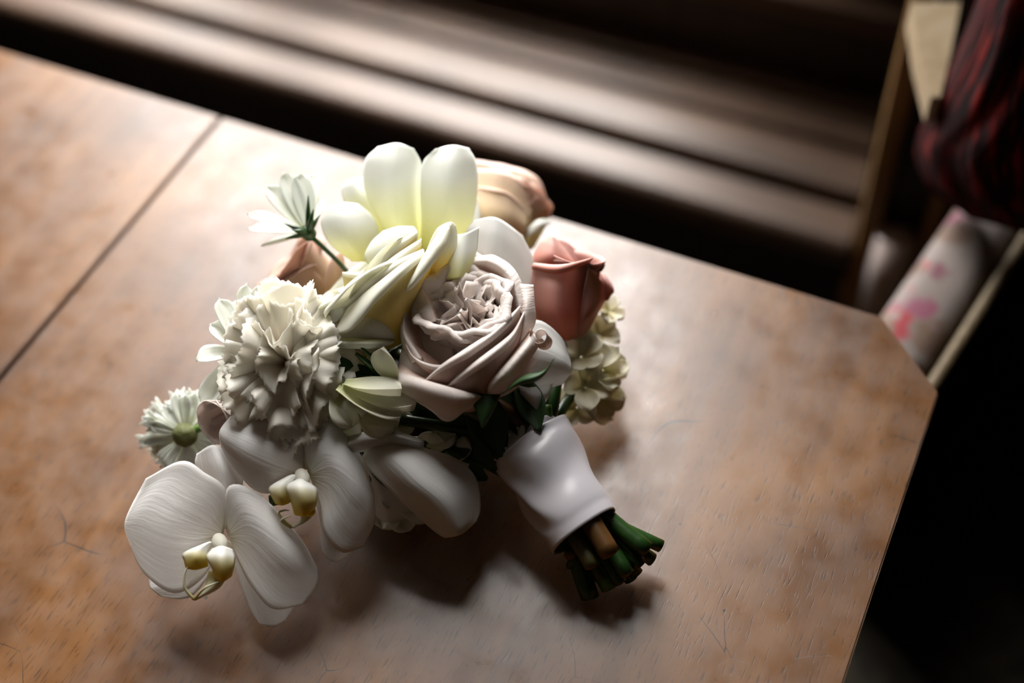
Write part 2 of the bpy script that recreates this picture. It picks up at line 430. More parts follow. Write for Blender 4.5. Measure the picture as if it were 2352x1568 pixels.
slab('plank', [(SEAM + 0.0016, TY0), (TX1 - 0.04, TY0), (TX1, TY0 + 0.04), (TX1, TY1 - 0.038), (TX1 - 0.041, TY1), (SEAM + 0.0016, TY1)], -0.026, 0, MT['table'], tb, 0.0009)
slab('plank', [(TX0 + 0.04, TY0), (SEAM - 0.0016, TY0), (SEAM - 0.0016, TY1), (TX0 + 0.04, TY1), (TX0, TY1 - 0.04), (TX0, TY0 + 0.04)], -0.026, 0, MT['table'], tb, 0.0009)
box('apron', TX0 + 0.06, TX1 - 0.136, TY1 - 0.075, TY1 - 0.055, -0.12, -0.025, MT['dark'], tb)
box('apron', TX0 + 0.06, TX1 - 0.136, TY0 + 0.055, TY0 + 0.075, -0.12, -0.025, MT['dark'], tb)
box('apron', TX0 + 0.055, TX0 + 0.075, TY0 + 0.07, TY1 - 0.07, -0.12, -0.025, MT['dark'], tb)
box('apron', TX1 - 0.155, TX1 - 0.135, TY0 + 0.07, TY1 - 0.07, -0.12, -0.025, MT['dark'], tb)
for x in (TX0 + 0.09, TX1 - 0.15):
    for y in (TY0 + 0.09, TY1 - 0.09):
        box('leg', x - 0.03, x + 0.03, y - 0.03, y + 0.03, FZ, -0.025, MT['dark'], tb, b=0.006)
#FLOWERS
# ------------------------------------------------------------------ armchair beyond the table corner, with a throw
MT['tapestry'] = simple('dark_tapestry', (0.030, 0.024, 0.014), 0.9, 0.2, noise=(0.006, 0.005, 0.004), nscale=38, bump=0.3)
MT['gilt'] = simple('gilt_piping', (0.20, 0.145, 0.075), 0.6, 0.4, noise=(0.12, 0.08, 0.04), nscale=150)
MT['pale_wood'] = wood('pale_chair_wood', (0.26, 0.18, 0.10), (0.34, 0.25, 0.15), (0.40, 0.31, 0.20), rough=0.4, axis='z')
fm, fnt, fb = newmat('floral_fabric')
tc = N(fnt, 'ShaderNodeTexCoord'); vo = N(fnt, 'ShaderNodeTexVoronoi'); vo.inputs['Scale'].default_value = 34
nz = N(fnt, 'ShaderNodeTexNoise'); nz.inputs['Scale'].default_value = 60
ad = N(fnt, 'ShaderNodeMix'); ad.data_type = 'VECTOR'; ad.inputs[0].default_value = 0.03
fnt.links.new(tc.outputs['Object'], ad.inputs[4]); fnt.links.new(tc.outputs['Object'], nz.inputs['Vector']); fnt.links.new(nz.outputs['Color'], ad.inputs[5])
fnt.links.new(ad.outputs[1], vo.inputs['Vector'])
petc = ramp(fnt, vo.outputs['Color'], [(0.2, (0.30, 0.03, 0.04)), (0.42, (0.28, 0.08, 0.13)), (0.55, (0.05, 0.025, 0.018)), (0.75, (0.16, 0.10, 0.07))])
msk = ramp(fnt, vo.outputs['Distance'], [(0.36, (1, 1, 1)), (0.50, (0, 0, 0))])
mxf = N(fnt, 'ShaderNodeMix'); mxf.data_type = 'RGBA'; mxf.inputs[6].default_value = (0.22, 0.18, 0.16, 1)
fnt.links.new(msk, mxf.inputs[0]); fnt.links.new(petc, mxf.inputs[7]); fnt.links.new(mxf.outputs[2], fb.inputs['Base Color'])
fb.inputs['Roughness'].default_value = 0.8
MT['floral'] = fm
CA = math.atan2(0.027, 0.141); CO = (0.219, 0.141)
def crot(v):
    c_, s_ = math.cos(CA), math.sin(CA)
    return (CO[0] + v[0] * c_ + v[1] * s_, CO[1] - v[0] * s_ + v[1] * c_, v[2])
ch = tag(empty('armchair', (0.45, 0.15, FZ)), 'armchair with floral arm pad, gilt piping and dark tapestry seat beyond the table corner', 'chair')
def cbox(name, a, mat, b=0.0, lab=None):
    v, fc = box_vf(*a, b)
    o = link(name, [crot(q) for q in v], fc, mat, ch, smooth=b > 0)
    if lab: o['label'] = lab
    return o
for x0_ in (-0.048, 0.50):
    cbox('arm_pad', (x0_, x0_ + 0.046, -0.055, 0.19, -0.132, -0.092), MT['floral'], 0.014, 'floral arm pad')
    cbox('arm_panel', (x0_ + 0.003, x0_ + 0.043, -0.05, 0.185, -0.36, -0.125), MT['tapestry'])
    tube('piping', [crot((x0_ + 0.052, -0.06, -0.098)), crot((x0_ + 0.052, 0.06, -0.097)), crot((x0_ + 0.052, 0.19, -0.096))], 0.0042, MT['gilt'], ch, n=10)
cbox('seat', (0.0, 0.50, -0.26, 0.19, -0.37, -0.30), MT['tapestry'], 0.02)
cbox('seat_rail', (-0.045, 0.545, -0.24, 0.20, -0.42, -0.36), MT['dark'], 0.004)
cbox('backrest', (0.0, 0.50, 0.17, 0.215, -0.36, 0.16), MT['tapestry'], 0.015)
cbox('back_rail', (-0.03, 0.53, 0.165, 0.222, 0.15, 0.20), MT['pale_wood'], 0.012)
for x0_ in (-0.035, 0.495):
    cbox('back_post', (x0_, x0_ + 0.035, 0.172, 0.212, -0.36, 0.17), MT['dark'], 0.006)
for x0_ in (-0.04, 0.50):
    for y0_ in (-0.235, 0.155):
        cbox('leg', (x0_, x0_ + 0.04, y0_, y0_ + 0.04, FZ, -0.40), MT['dark'], 0.006)
def PYP(px, py, y):
    r_ = ray(px, py); return CAM + r_ * ((y - CAM[1]) / r_[1])
wp = [PZ(*q, 0.0) for q in ((2094, 5), (2206, 5), (2186, 110), (2160, 222), (2138, 222), (2110, 110))]
wv_ = [tuple(q) for q in wp] + [(q[0], q[1], q[2] - 0.022) for q in wp]
link('back_wing', wv_, [(0, 1, 2, 3, 4, 5), (11, 10, 9, 8, 7, 6)] + [(i, i + 6, (i + 1) % 6 + 6, (i + 1) % 6) for i in range(6)], MT['pale_wood'], ch, smooth=False)
cbox('wing_bracket', (-0.075, 0.0, 0.160, 0.20, -0.05, -0.022), MT['dark'], 0.004)
# throw
tm, tnt, tbs = newmat('dark_red_wool')
tc = N(tnt, 'ShaderNodeUVMap'); mpn = N(tnt, 'ShaderNodeMapping'); mpn.inputs['Scale'].default_value = (22, 7, 1)
nz = N(tnt, 'ShaderNodeTexNoise'); nz.inputs['Scale'].default_value = 1.0; nz.inputs['Detail'].default_value = 6
tnt.links.new(tc.outputs[0], mpn.inputs[0]); tnt.links.new(mpn.outputs[0], nz.inputs['Vector'])
tnt.links.new(ramp(tnt, nz.outputs['Fac'], [(0.38, (0.006, 0.002, 0.002)), (0.52, (0.03, 0.003, 0.003)), (0.72, (0.20, 0.014, 0.011))]), tbs.inputs['Base Color'])
tbs.inputs['Roughness'].default_value = 0.95; tbs.inputs['Specular IOR Level'].default_value = 0.1
bp = N(tnt, 'ShaderNodeBump'); bp.inputs['Strength'].default_value = 0.8; bp.inputs['Distance'].default_value = 0.006
tnt.links.new(nz.outputs['Fac'], bp.inputs['Height']); tnt.links.new(bp.outputs[0], tbs.inputs['Normal'])
def PCH(px, py, ly):
    r_ = ray(px, py); n_ = np.array([math.sin(CA), math.cos(CA), 0.0])
    return CAM + r_ * ((ly - (CAM - np.array([CO[0], CO[1], 0.0])) @ n_) / (r_ @ n_))
TH = [[(2400, -380, .345), (2440, -380, .32), (2500, -380, .31), (2560, -380, .32), (2620, -380, .345)], [(2290, -90, .345), (2330, -90, .30), (2400, -90, .285), (2480, -90, .30), (2540, -90, .345)], [(2212, 110, .335), (2260, 105, .29), (2340, 100, .27), (2430, 95, .28), (2520, 90, .33)], [(2136, 270, .32), (2190, 268, .275), (2290, 262, .25), (2400, 255, .26), (2500, 250, .31)],
      [(2112, 345, .31), (2170, 352, .265), (2270, 365, .235), (2390, 375, .245), (2490, 380, .30)], [(2140, 425, .30), (2200, 440, .262), (2290, 460, .235), (2390, 480, .24), (2480, 490, .29)], [(2222, 490, .29), (2260, 500, .272), (2320, 515, .255), (2390, 530, .255), (2470, 540, .28)]]
G = catmull(np.array(TH, float), 40); G = np.swapaxes(catmull(np.swapaxes(G, 0, 1), 40), 0, 1)
V = []
for i in range(40):
    for j in range(40):
        x_, y_, yy = G[i, j]
        V.append(PCH(x_, y_, 0.160 - (0.345 - yy) * 0.6 + 0.0025 * math.sin(j * 0.6 + 0.2 * i + 1.5 * math.sin(i * 0.3)) * (0.4 + i / 60)))
thr = link('throw_blanket', V, grid_faces(40, 40), tm, None, uv=grid_uv(40, 40))
solid(thr, 0.006, 0.0)
tag(thr, 'dark red woollen throw hanging over the armchair back', 'blanket')

# ------------------------------------------------------------------ petal materials
MT['blush'] = petal_mat('dusty_blush_petal', (0.68, 0.46, 0.37), (0.91, 0.83, 0.78), mid=(0.80, 0.64, 0.56), mp=0.22, tp=0.22, transl=0.32, vein=0.6, vs=(34, 3))
MT['cream'] = petal_mat('cream_rose_petal', (0.82, 0.62, 0.12), (0.94, 0.93, 0.82), mid=(0.88, 0.76, 0.36), mp=0.2, tp=0.22, transl=0.38, vein=0.25)
MT['ivory'] = petal_mat('ivory_petal', (0.80, 0.78, 0.36), (0.89, 0.90, 0.86), mid=(0.86, 0.86, 0.64), mp=0.3, tp=0.3, transl=0.4, vein=0.2)
MT['peach'] = petal_mat('peach_petal', (0.78, 0.60, 0.34), (0.82, 0.60, 0.50), mid=(0.80, 0.62, 0.44), mp=0.3, transl=0.32)
MT['tan'] = petal_mat('tan_rose_petal', (0.62, 0.44, 0.22), (0.66, 0.44, 0.35), mid=(0.66, 0.47, 0.30), mp=0.4, transl=0.32)
MT['pink'] = petal_mat('coral_pink_petal', (0.62, 0.26, 0.17), (0.74, 0.44, 0.38), mid=(0.68, 0.31, 0.25), mp=0.4, transl=0.3, vein=0.2)
MT['orchid'] = petal_mat('white_orchid_petal', (0.80, 0.78, 0.68), (0.86, 0.85, 0.83), mid=(0.86, 0.84, 0.81), mp=0.18, transl=0.45, vein=0.55, vs=(18, 2.0), spec=0.2)
MT['lip'] = petal_mat('orchid_lip', (0.85, 0.64, 0.02), (0.86, 0.85, 0.80), mid=(0.86, 0.74, 0.22), mp=0.30, transl=0.25, vein=0.05)
MT['carnation'] = petal_mat('carnation_petal', (0.90, 0.70, 0.52), (0.95, 0.925, 0.85), mid=(0.94, 0.85, 0.74), mp=0.30, transl=0.45, vein=0.3, vs=(22, 2))
MT['cosmos'] = petal_mat('white_cosmos_petal', (0.80, 0.80, 0.45), (0.87, 0.89, 0.83), mid=(0.86, 0.88, 0.76), mp=0.2, transl=0.36, vein=0.6, vs=(9, 0.6))
MT['hydrangea'] = petal_mat('pale_green_hydrangea_petal', (0.70, 0.72, 0.40), (0.88, 0.87, 0.76), mid=(0.82, 0.82, 0.62), mp=0.3, transl=0.35, vein=0.3, vs=(14, 2))
MT['green'] = simple('green_stem', (0.024, 0.068, 0.012), 0.28, 0.5, noise=(0.012, 0.04, 0.008), bump=0.2, nscale=90, stretch=(1, 1, 1))
MT['leaf'] = petal_mat('dark_green_leaf', (0.02, 0.05, 0.015), (0.03, 0.075, 0.02), transl=0.15, rough=0.4, vein=0.4, vs=(8, 2), tcol=(0.06, 0.14, 0.02), spec=0.4)
MT['brown_stem'] = simple('reddish_brown_stem', (0.12, 0.045, 0.012), 0.28, 0.6, noise=(0.06, 0.04, 0.012), bump=0.15, nscale=60)
MT['olive_stem'] = simple('olive_stem', (0.11, 0.09, 0.03), 0.4, 0.5, noise=(0.06, 0.075, 0.02), bump=0.2, nscale=70)
MT['cut'] = simple('cut_stem_end', (0.22, 0.13, 0.05), 0.8, 0.2, noise=(0.10, 0.05, 0.02), nscale=300)
MT['bright_green'] = simple('fresh_green_stem', (0.11, 0.22, 0.035), 0.4, 0.4, noise=(0.07, 0.16, 0.025), nscale=120, bump=0.2)
MT['disc'] = simple('olive_flower_head', (0.12, 0.13, 0.045), 0.7, 0.3, noise=(0.09, 0.10, 0.03), bump=0.6, nscale=260)
MT['satin'] = simple('white_satin', (0.56, 0.53, 0.56), 0.33, 1.0)
_b = MT['satin'].node_tree.nodes['Principled BSDF']
_b.inputs['Sheen Weight'].default_value = 0.3
_b.inputs['Anisotropic'].default_value = 0.5

bq = tag(empty('bouquet', tuple(PZ(1180, 1000, 0))), 'bridal bouquet of roses, orchids and a carnation tied with satin ribbon, on the table', 'bouquet')
def flower(name, px, py, z, label):
    o = empty(name, tuple(PZ(px, py, z)), bq); o['label'] = label
    return o
def frame(n, roll=0.0):
    n = np.array(n, float); n = IR * n[0] + IU * n[1] + IT * n[2]; n /= np.linalg.norm(n)
    e = IR - n * (IR @ n); e /= np.linalg.norm(e)
    u = np.cross(n, e)
    c, s = math.cos(roll), math.sin(roll)
    return e * c + u * s, u * c - e * s, n
def cup(name, O, fr, th, L, wid, mat, parent, r0=0.004, a0=70, a1=0, roll=120, rs=0.78, side=0.22, tip=0.0, sidecurl=0, rip=0.0, ripk=4.0, seed=0, nu=19, nv=24, t=0.00045, lift=0.0, bmid=0.45, wbase=0.35):
    """rose petal growing from O round the axis of fr at angle th (deg); profile opens at a0, closes to a1, then its edge rolls out"""
    E_, U_, N_ = fr
    th = math.radians(th)
    V = []
    us = np.linspace(-1, 1, nu); cols = []
    for u in us:
        Lu = L * (1 - side * abs(u) ** 2.6 + tip * math.exp(-(u / 0.22) ** 2))
        n = 60; ds = Lu / n; r, z = r0, lift; pr = []
        for k in range(n + 1):
            s = k / n
            pr.append((r, z))
            if s < bmid: a = a0 + (a1 - a0) * (s / bmid) ** 0.8
            else: a = a1
            a += sidecurl * abs(u) ** 3 * s
            if s > rs: a += roll * ((s - rs) / (1 - rs)) ** 1.1 * (0.75 + 0.35 * abs(u) + 0.18 * math.sin(2.3 * u + seed))
            a = math.radians(a)
            r += math.sin(a) * ds; z += math.cos(a) * ds
        cols.append(pr)
    for i in range(nv):
        v = i / (nv - 1)
        k = min(60, int(round(v * 60)))
        wv = wid * (wbase + (1 - wbase) * math.sin(min(1, v / 0.6) * math.pi / 2))
        rm = cols[nu // 2][min(k, 45)][0]
        for j, u in enumerate(us):
            r, z = cols[j][k]
            r += rip * v * v * math.sin(ripk * u + seed) + rip * 0.5 * v ** 3 * math.sin(2.7 * ripk * u + 2 * seed)
            a = th + max(-2.6, min(2.6, u * wv / max(rm, 0.006)))
            V.append(np.array(O) + E_ * (r * math.cos(a)) + U_ * (r * math.sin(a)) + N_ * z)
    return solid(link(name, V, grid_faces(nu, nv), mat, parent, uv=grid_uv(nu, nv)), t)

def rolled(name, base, edge, flap, z, mat, parent, at, bulge=2.0, roll=2.5, nu=25, rip=0.5, seed=0, tuck=0.0, t=0.00045):
    """petal whose rim folds over: rows of (px, py, mm nearer) for its foot, its fold and the end of the folded flap (or a flap width in px)"""
    B, Ed = np.array(base, float), np.array(edge, float)
    if not hasattr(flap, '__len__'): flap = [flap] * len(Ed)
    if not hasattr(flap[0], '__len__'):
        dv = B[:, :2] - Ed[:, :2]; dv /= np.linalg.norm(dv, axis=1)[:, None] + 1e-9
        w = np.array(flap, float)
        F = np.concatenate([Ed[:, :2] + dv * w[:, None], (Ed[:, 2] + w * 0.05)[:, None]], axis=1)
    else: F = np.array(flap, float)
    k = len(Ed); tp = np.sin(np.linspace(0, math.pi, k)) ** 0.4
    mid = 0.5 * (B + Ed); mid[:, 2] += bulge
    near = B * 0.14 + Ed * 0.86; near[:, 2] += bulge * 0.35
    f1 = Ed * 0.72 + F * 0.28; f1[:, 2] += roll * (0.4 + 0.6 * tp)
    f2 = Ed * 0.35 + F * 0.65; f2[:, 2] += roll * (0.4 + 0.6 * tp) * 1.0
    f3 = F.copy(); f4 = F * 0.93 + Ed * 0.07; f4[:, 2] -= roll * 0.7 + tuck
    rows = [B, mid, near, Ed, f1, f2, f3, f4]
    V = []; G = catmull(np.array(rows), 36)
    G = np.swapaxes(catmull(np.swapaxes(G, 0, 1), nu), 0, 1)
    R_ = random.Random(seed * 13 + 5)
    ph = [R_.uniform(0, 6.28) for _ in range(4)]
    u = np.linspace(0, 1, nu)[None, :]; v = np.linspace(0, 1, 36)[:, None]
    G[..., 2] += rip * np.sin(11 * u + ph[0] + 2 * v) * v + rip * 0.5 * np.sin(23 * u + ph[1]) * v ** 2
    G[..., 1] += rip * 2.2 * (np.sin(14 * u + ph[2]) + 0.6 * np.sin(31 * u + ph[3])) * v ** 3
    d0_ = dep(at[0], at[1], z)
    V = [W(x, y, d0_ - h / 1000.0) for x, y, h in G.reshape(-1, 3)]
    return solid(link(name, V, grid_faces(nu, 36), mat, parent, uv=grid_uv(nu, 36)), t)

# ------------------------------------------------------------------ dusty blush garden rose
f = flower('garden_rose', 1085, 850, 0.06, 'dusty blush garden rose with rolled petal edges')
zr = 0.093; ar = (1085, 700); mb = MT['blush']
fr = frame((-0.06, 0.62, 0.80))
O = W(1068, 702, dep(1085, 700, zr)) - fr[2] * 0.036
R = random.Random(3)
for i in range(8):
    th = 20 + i * 45 + R.uniform(-9, 9)
    cup('petal', O, fr, th, R.uniform(0.046, 0.052), 0.024, mb, f, a0=78, a1=R.uniform(2, 9), roll=R.uniform(140, 200), rs=0.86, tip=R.uniform(-0.06, 0.10), side=0.16, seed=i * 2.1, rip=0.0022, ripk=5)
for i in range(9):
    th = 5 + i * 40 + R.uniform(-14, 14)
    cup('petal', O, fr, th, R.uniform(0.036, 0.042), 0.015, mb, f, a0=62, a1=R.uniform(-6, 6), roll=R.uniform(60, 190), rs=0.85, side=0.18, tip=R.uniform(-0.08, 0.16), seed=i * 1.7, rip=0.003, ripk=6, nu=15, nv=20)
for i in range(13):
    th = i * 28 + R.uniform(-18, 18)
    cup('inner_petal', O, fr, th, R.uniform(0.030, 0.041), 0.0095, mb, f, r0=0.002, a0=R.uniform(20, 60), a1=R.uniform(-12, 14), roll=R.uniform(-60, 190), rs=0.74, side=0.4, tip=R.uniform(0, 0.25), seed=i * 3.3, rip=0.004, ripk=7, nu=13, nv=18)
for i in range(6):
    th = 20 + i * 61 + R.uniform(-18, 18)
    cup('inner_petal', O, fr, th, R.uniform(0.028, 0.040), 0.007, mb, f, r0=0.001, a0=R.uniform(5, 25), a1=R.uniform(-12, 16), roll=R.uniform(-60, 160), rs=0.7, side=0.5, tip=0.15, seed=i * 2.3, rip=0.004, ripk=6, nu=11, nv=16)
# outer petals, inner to outer: back, upper right, right, left, the two crossing the front, then the folded outer ones
rolled('petal', [(1030, 700, -24), (1070, 690, -28), (1110, 690, -26)], [(1030, 600, -17), (1072, 583, -22), (1118, 600, -18)], [(1040, 590, -20), (1075, 574, -25), (1122, 592, -22)], zr, mb, f, ar, bulge=-3, roll=1.5, seed=1)
rolled('petal', [(1080, 655, -20), (1105, 660, -20), (1130, 675, -18), (1150, 695, -14), (1160, 720, -10)], [(1082, 606, -16), (1122, 608, -13), (1162, 638, -8), (1184, 690, -2), (1192, 716, 1)], [(1092, 590, -18), (1138, 588, -16), (1182, 620, -11), (1206, 680, -5), (1202, 722, 0)], zr, mb, f, ar, bulge=-4, roll=3.5, seed=2)
rolled('petal', [(1180, 660, -12), (1185, 700, -10), (1180, 740, -8), (1170, 800, -6)], [(1196, 652, -4), (1202, 700, 2), (1199, 745, 4), (1188, 800, 4)], [(1224, 654, -8), (1227, 695, -4), (1228, 742, -2), (1198, 800, 0)], zr, mb, f, ar, bulge=-2, roll=3.5, seed=3)
rolled('petal', [(965, 715, -12), (962, 740, -10), (968, 770, -8), (985, 815, -4)], [(940, 702, 0), (930, 735, 2), (936, 775, 5), (968, 826, 10)], [(927, 712, -2), (920, 742, -2), (923, 785, 0), (948, 832, 5)], zr, mb, f, ar, bulge=-2, roll=2.5, seed=4)
rolled('petal', [(1000, 680, -14), (1010, 705, -12), (1020, 735, -10)], [(968, 662, -4), (988, 700, 3), (1000, 738, 6)], [(942, 690, -4), (956, 718, 1), (976, 742, 4)], zr, mb, f, ar, bulge=-2, roll=3, seed=5)
traced('petal', [[(930, 770, 0), (965, 800, 4), (1010, 830, 8)], [(920, 815, -2), (955, 845, 6), (1010, 872, 10)], [(912, 855, -4), (945, 868, 4), (1000, 885, 8)]], zr, mb, f, at=ar)
traced('petal', [[(955, 735, -10), (990, 745, -8), (1040, 765, -4)], [(945, 790, -8), (985, 800, -3), (1040, 812, 3)], [(955, 840, -8), (1000, 855, -2), (1050, 860, 3)]], zr, mb, f, at=ar)
rolled('petal', [(935, 800, -6), (960, 840, -2), (990, 870, 2), (1020, 880, 4), (1060, 880, 4)], [(926, 775, 3), (946, 815, 9), (980, 834, 14), (1020, 838, 16), (1070, 826, 15)], 10, zr, mb, f, ar, bulge=3, roll=1.5, seed=6)
rolled('petal', [(990, 905, 2), (1040, 905, 4), (1090, 885, 6), (1130, 850, 4), (1170, 800, -2), (1190, 750, -6)], [(976, 873, 13), (1014, 838, 17), (1066, 803, 19), (1124, 765, 16), (1168, 727, 9), (1195, 702, 3)], [3, 13, 20, 22, 20, 8], zr, mb, f, ar, bulge=4, roll=2.8, seed=7, nu=31)
rolled('petal', [(1040, 940, 0), (1085, 945, 2), (1125, 920, 3), (1165, 880, 0), (1190, 830, -6), (1205, 770, -10)], [(1026, 888, 14), (1048, 865, 17), (1096, 827, 21), (1140, 794, 18), (1178, 761, 11), (1204, 716, 4)], [3, 13, 20, 22, 18, 8], zr, mb, f, ar, bulge=5, roll=2.8, seed=8, nu=31)
rolled('petal', [(930, 800, -4), (950, 830, 0), (990, 860, 4), (1040, 880, 8), (1080, 890, 8), (1110, 898, 6)], [(908, 862, 2), (928, 862, 10), (976, 876, 18), (1026, 890, 22), (1072, 902, 20), (1110, 911, 14)], [(907, 876, -2), (918, 896, 6), (972, 925, 14), (1032, 958, 16), (1066, 944, 15), (1113, 914, 11)], zr, mb, f, ar, bulge=-2, roll=3.0, seed=9, nu=31)
rolled('petal', [(925, 880, -4), (980, 900, 4), (1050, 910, 6), (1100, 905, 4)], [(935, 905, 2), (980, 930, 8), (1030, 950, 10), (1095, 915, 8)], [(945, 915, 0), (985, 938, 6), (1028, 967, 8), (1085, 930, 4)], zr, mb, f, ar, bulge=1, roll=1.0, seed=10)
rolled('petal', [(1108, 895, 2), (1115, 870, 4), (1145, 830, 4), (1185, 785, 0), (1195, 760, -6)], [(1121, 914, 12), (1125, 884, 17), (1157, 844, 18), (1208, 788, 11), (1224, 762, 6)], [(1124, 920, 10), (1150, 894, 13), (1186, 862, 13), (1226, 812, 7), (1240, 785, 2)], zr, mb, f, ar, bulge=-2, roll=3.2, seed=11, nu=31)
traced('petal', [[(1115, 900, 6), (1150, 860, 12), (1200, 805, 6)], [(1124, 916, 8), (1168, 880, 10), (1222, 818, 3)], [(1130, 920, 4), (1185, 892, 4), (1232, 830, -2)]], zr, mb, f, at=ar, rip=0.8)
# small spiral curl at the right rim
V_, n1, n2 = [], 30, 9
cc = W(1246, 776, dep(1085, 700, zr) - 0.006)
for i in range(n1):
    a = i / (n1 - 1) * 9.0
    r_ = 0.0062 - 0.0045 * i / (n1 - 1)
    for j in range(n2):
        q = j / (n2 - 1) - 0.5
        V_.append(cc + (IR * 0.75 + IT * 0.25) * (r_ * math.cos(a + 2.6)) + (IU * 0.8 + IT * 0.2) * (r_ * math.sin(a + 2.6)) + (IT * 0.8 - IR * 0.3 + IU * 0.3) * (q * 0.011 * (1 - 0.4 * i / n1)))
solid(link('petal_curl', V_, grid_faces(n2, n1), mb, f, uv=grid_uv(n2, n1)), 0.0004)
# long pointed green sepals of this rose
for A_, m_, B_, w_ in (((1150, 895, 14), (1215, 872, 22), (1272, 822, 26), 11),):
    d = dep(1085, 700, 0.105) + 0.03
    traced('sepal', [[(1150, 905, 0), (1160, 900, 2), (1168, 888, 0)], [(1190, 884, 4), (1195, 876, 7), (1205, 862, 4)], [(1226, 878, 8), (1228, 868, 10), (1235, 856, 8)], [(1252, 858, 9), (1253, 852, 10), (1256, 846, 9)], [(1271, 826, 10), (1272, 824, 10), (1274, 822, 10)]], 0.085, MT['leaf'], f, at=(1190, 870), nu=7, nv=13)
traced('sepal', [[(1085, 900, 0), (1120, 905, 3), (1150, 905, 0)], [(1086, 925, 2), (1120, 930, 5), (1142, 925, 2)], [(1097, 955, 4), (1115, 955, 6), (1130, 950, 4)], [(1106, 982, 4), (1109, 982, 5), (1112, 980, 4)]], 0.075, MT['leaf'], f, at=(1110, 930), nu=7, nv=11)

# ------------------------------------------------------------------ cream rose
f = flower('cream_rose', 880, 770, 0.06, 'cream rose with yellow petal bases, its rolled white rim turned from the viewer')
zc = 0.092; ac = (880, 680); mc = MT['cream']
fr = frame((-0.60, 0.72, 0.22))
O = W(925, 745, dep(880, 680, zc) + 0.022)
R = random.Random(11)
for i in range(7):
    cup('inner_petal', O, fr, 40 + i * 51, R.uniform(0.036, 0.042), 0.018, mc, f, a0=60, a1=R.uniform(2, 14), roll=R.uniform(120, 190), rs=0.84, side=0.14, seed=i * 1.3, rip=0.002, nu=15, nv=20)
for i in range(7):
    cup('petal', O, fr, 15 + i * 51, R.uniform(0.044, 0.050), 0.024, mc, f, a0=70, a1=R.uniform(16, 26), roll=R.uniform(100, 160), rs=0.84, side=0.14, seed=i * 2.0, rip=0.002)
# rim folds, back to front
traced('petal', [[(960, 660, -6), (1000, 640, -2), (1030, 620, -8)], [(975, 590, -2), (1015, 580, 4), (1048, 570, -4)], [(1000, 530, -2), (1030, 525, 2), (1050, 535, -4)], [(1025, 512, -3), (1038, 510, -1), (1046, 518, -4)]], zc, mc, f, at=ac, rip=1.0)
rolled('petal', [(800, 720, -12), (850, 690, -10), (890, 660, -10), (930, 630, -10), (960, 600, -12)], [(786, 626, -10), (836, 622, -6), (870, 588, -6), (906, 546, -8), (948, 524, -10)], [6, 18, 22, 22, 8], zc, mc, f, ac, bulge=2, roll=3, seed=21)
rolled('petal', [(790, 740, -8), (840, 710, -6), (880, 680, -6), (925, 640, -6), (960, 610, -8)], [(762, 690, -8), (808, 645, -2), (858, 608, 0), (902, 562, 0), (956, 532, -6)], [4, 18, 24, 24, 10], zc, mc, f, ac, bulge=2, roll=3, seed=22)
rolled('petal', [(780, 760, -4), (830, 730, -2), (880, 700, -2), (930, 660, -2), (965, 630, -4)], [(750, 702, -6), (800, 668, 3), (862, 622, 6), (908, 586, 6), (968, 548, 2)], [8, 22, 24, 26, 14], zc, mc, f, ac, bulge=2, roll=3, seed=23)
rolled('petal', [(770, 785, -2), (830, 770, 2), (885, 730, 4), (935, 690, 2), (960, 650, 0)], [(742, 716, -4), (790, 690, 6), (846, 646, 11), (905, 602, 11), (972, 572, 8)], [10, 20, 20, 20, 12], zc, mc, f, ac, bulge=3, roll=3, seed=24)
rolled('petal', [(790, 800, -6), (840, 802, 0), (890, 800, 2), (925, 785, 0), (945, 745, -2)], [(800, 705, 8), (838, 672, 14), (880, 640, 17), (925, 606, 16), (974, 574, 11)], [(768, 764, 12), (812, 752, 20), (868, 688, 22), (925, 634, 20), (976, 592, 12)], zc, mc, f, ac, bulge=7, roll=3, seed=25, nu=31)
rolled('petal', [(905, 800, -8), (925, 770, -2), (945, 735, -4), (960, 700, -8), (985, 650, -12)], [(932, 662, 14), (952, 625, 16), (976, 582, 15), (1000, 545, 12), (1024, 514, 6)], [(928, 675, 14), (962, 645, 20), (998, 600, 19), (1025, 560, 15), (1032, 522, 8)], zc, mc, f, ac, bulge=4, roll=3.5, seed=26, nu=31)
traced('petal', [[(790, 690, 0), (850, 690, 4), (930, 680, 0)], [(780, 740, 8), (850, 735, 16), (925, 725, 6)], [(768, 782, 4), (850, 785, 12), (922, 775, 2)], [(790, 800, -6), (850, 808, -2), (905, 798, -8)]], zc, mc, f, at=ac)
traced('petal', [[(742, 782, 2), (800, 776, 12), (860, 778, 13), (905, 778, 4)], [(745, 788, 6), (800, 788, 16), (860, 790, 17), (904, 786, 7)], [(760, 796, 2), (805, 800, 12), (855, 800, 13), (895, 792, 4)]], zc, MT['ivory'], f, at=ac, nv=11)
rolled('petal', [(735, 770, -8), (770, 770, -4), (800, 760, -2)], [(745, 700, -4), (765, 690, 2), (800, 680, 4)], [(750, 745, 2), (775, 735, 8), (800, 715, 8)], zc, MT['ivory'], f, ac, bulge=2, roll=2, seed=27)

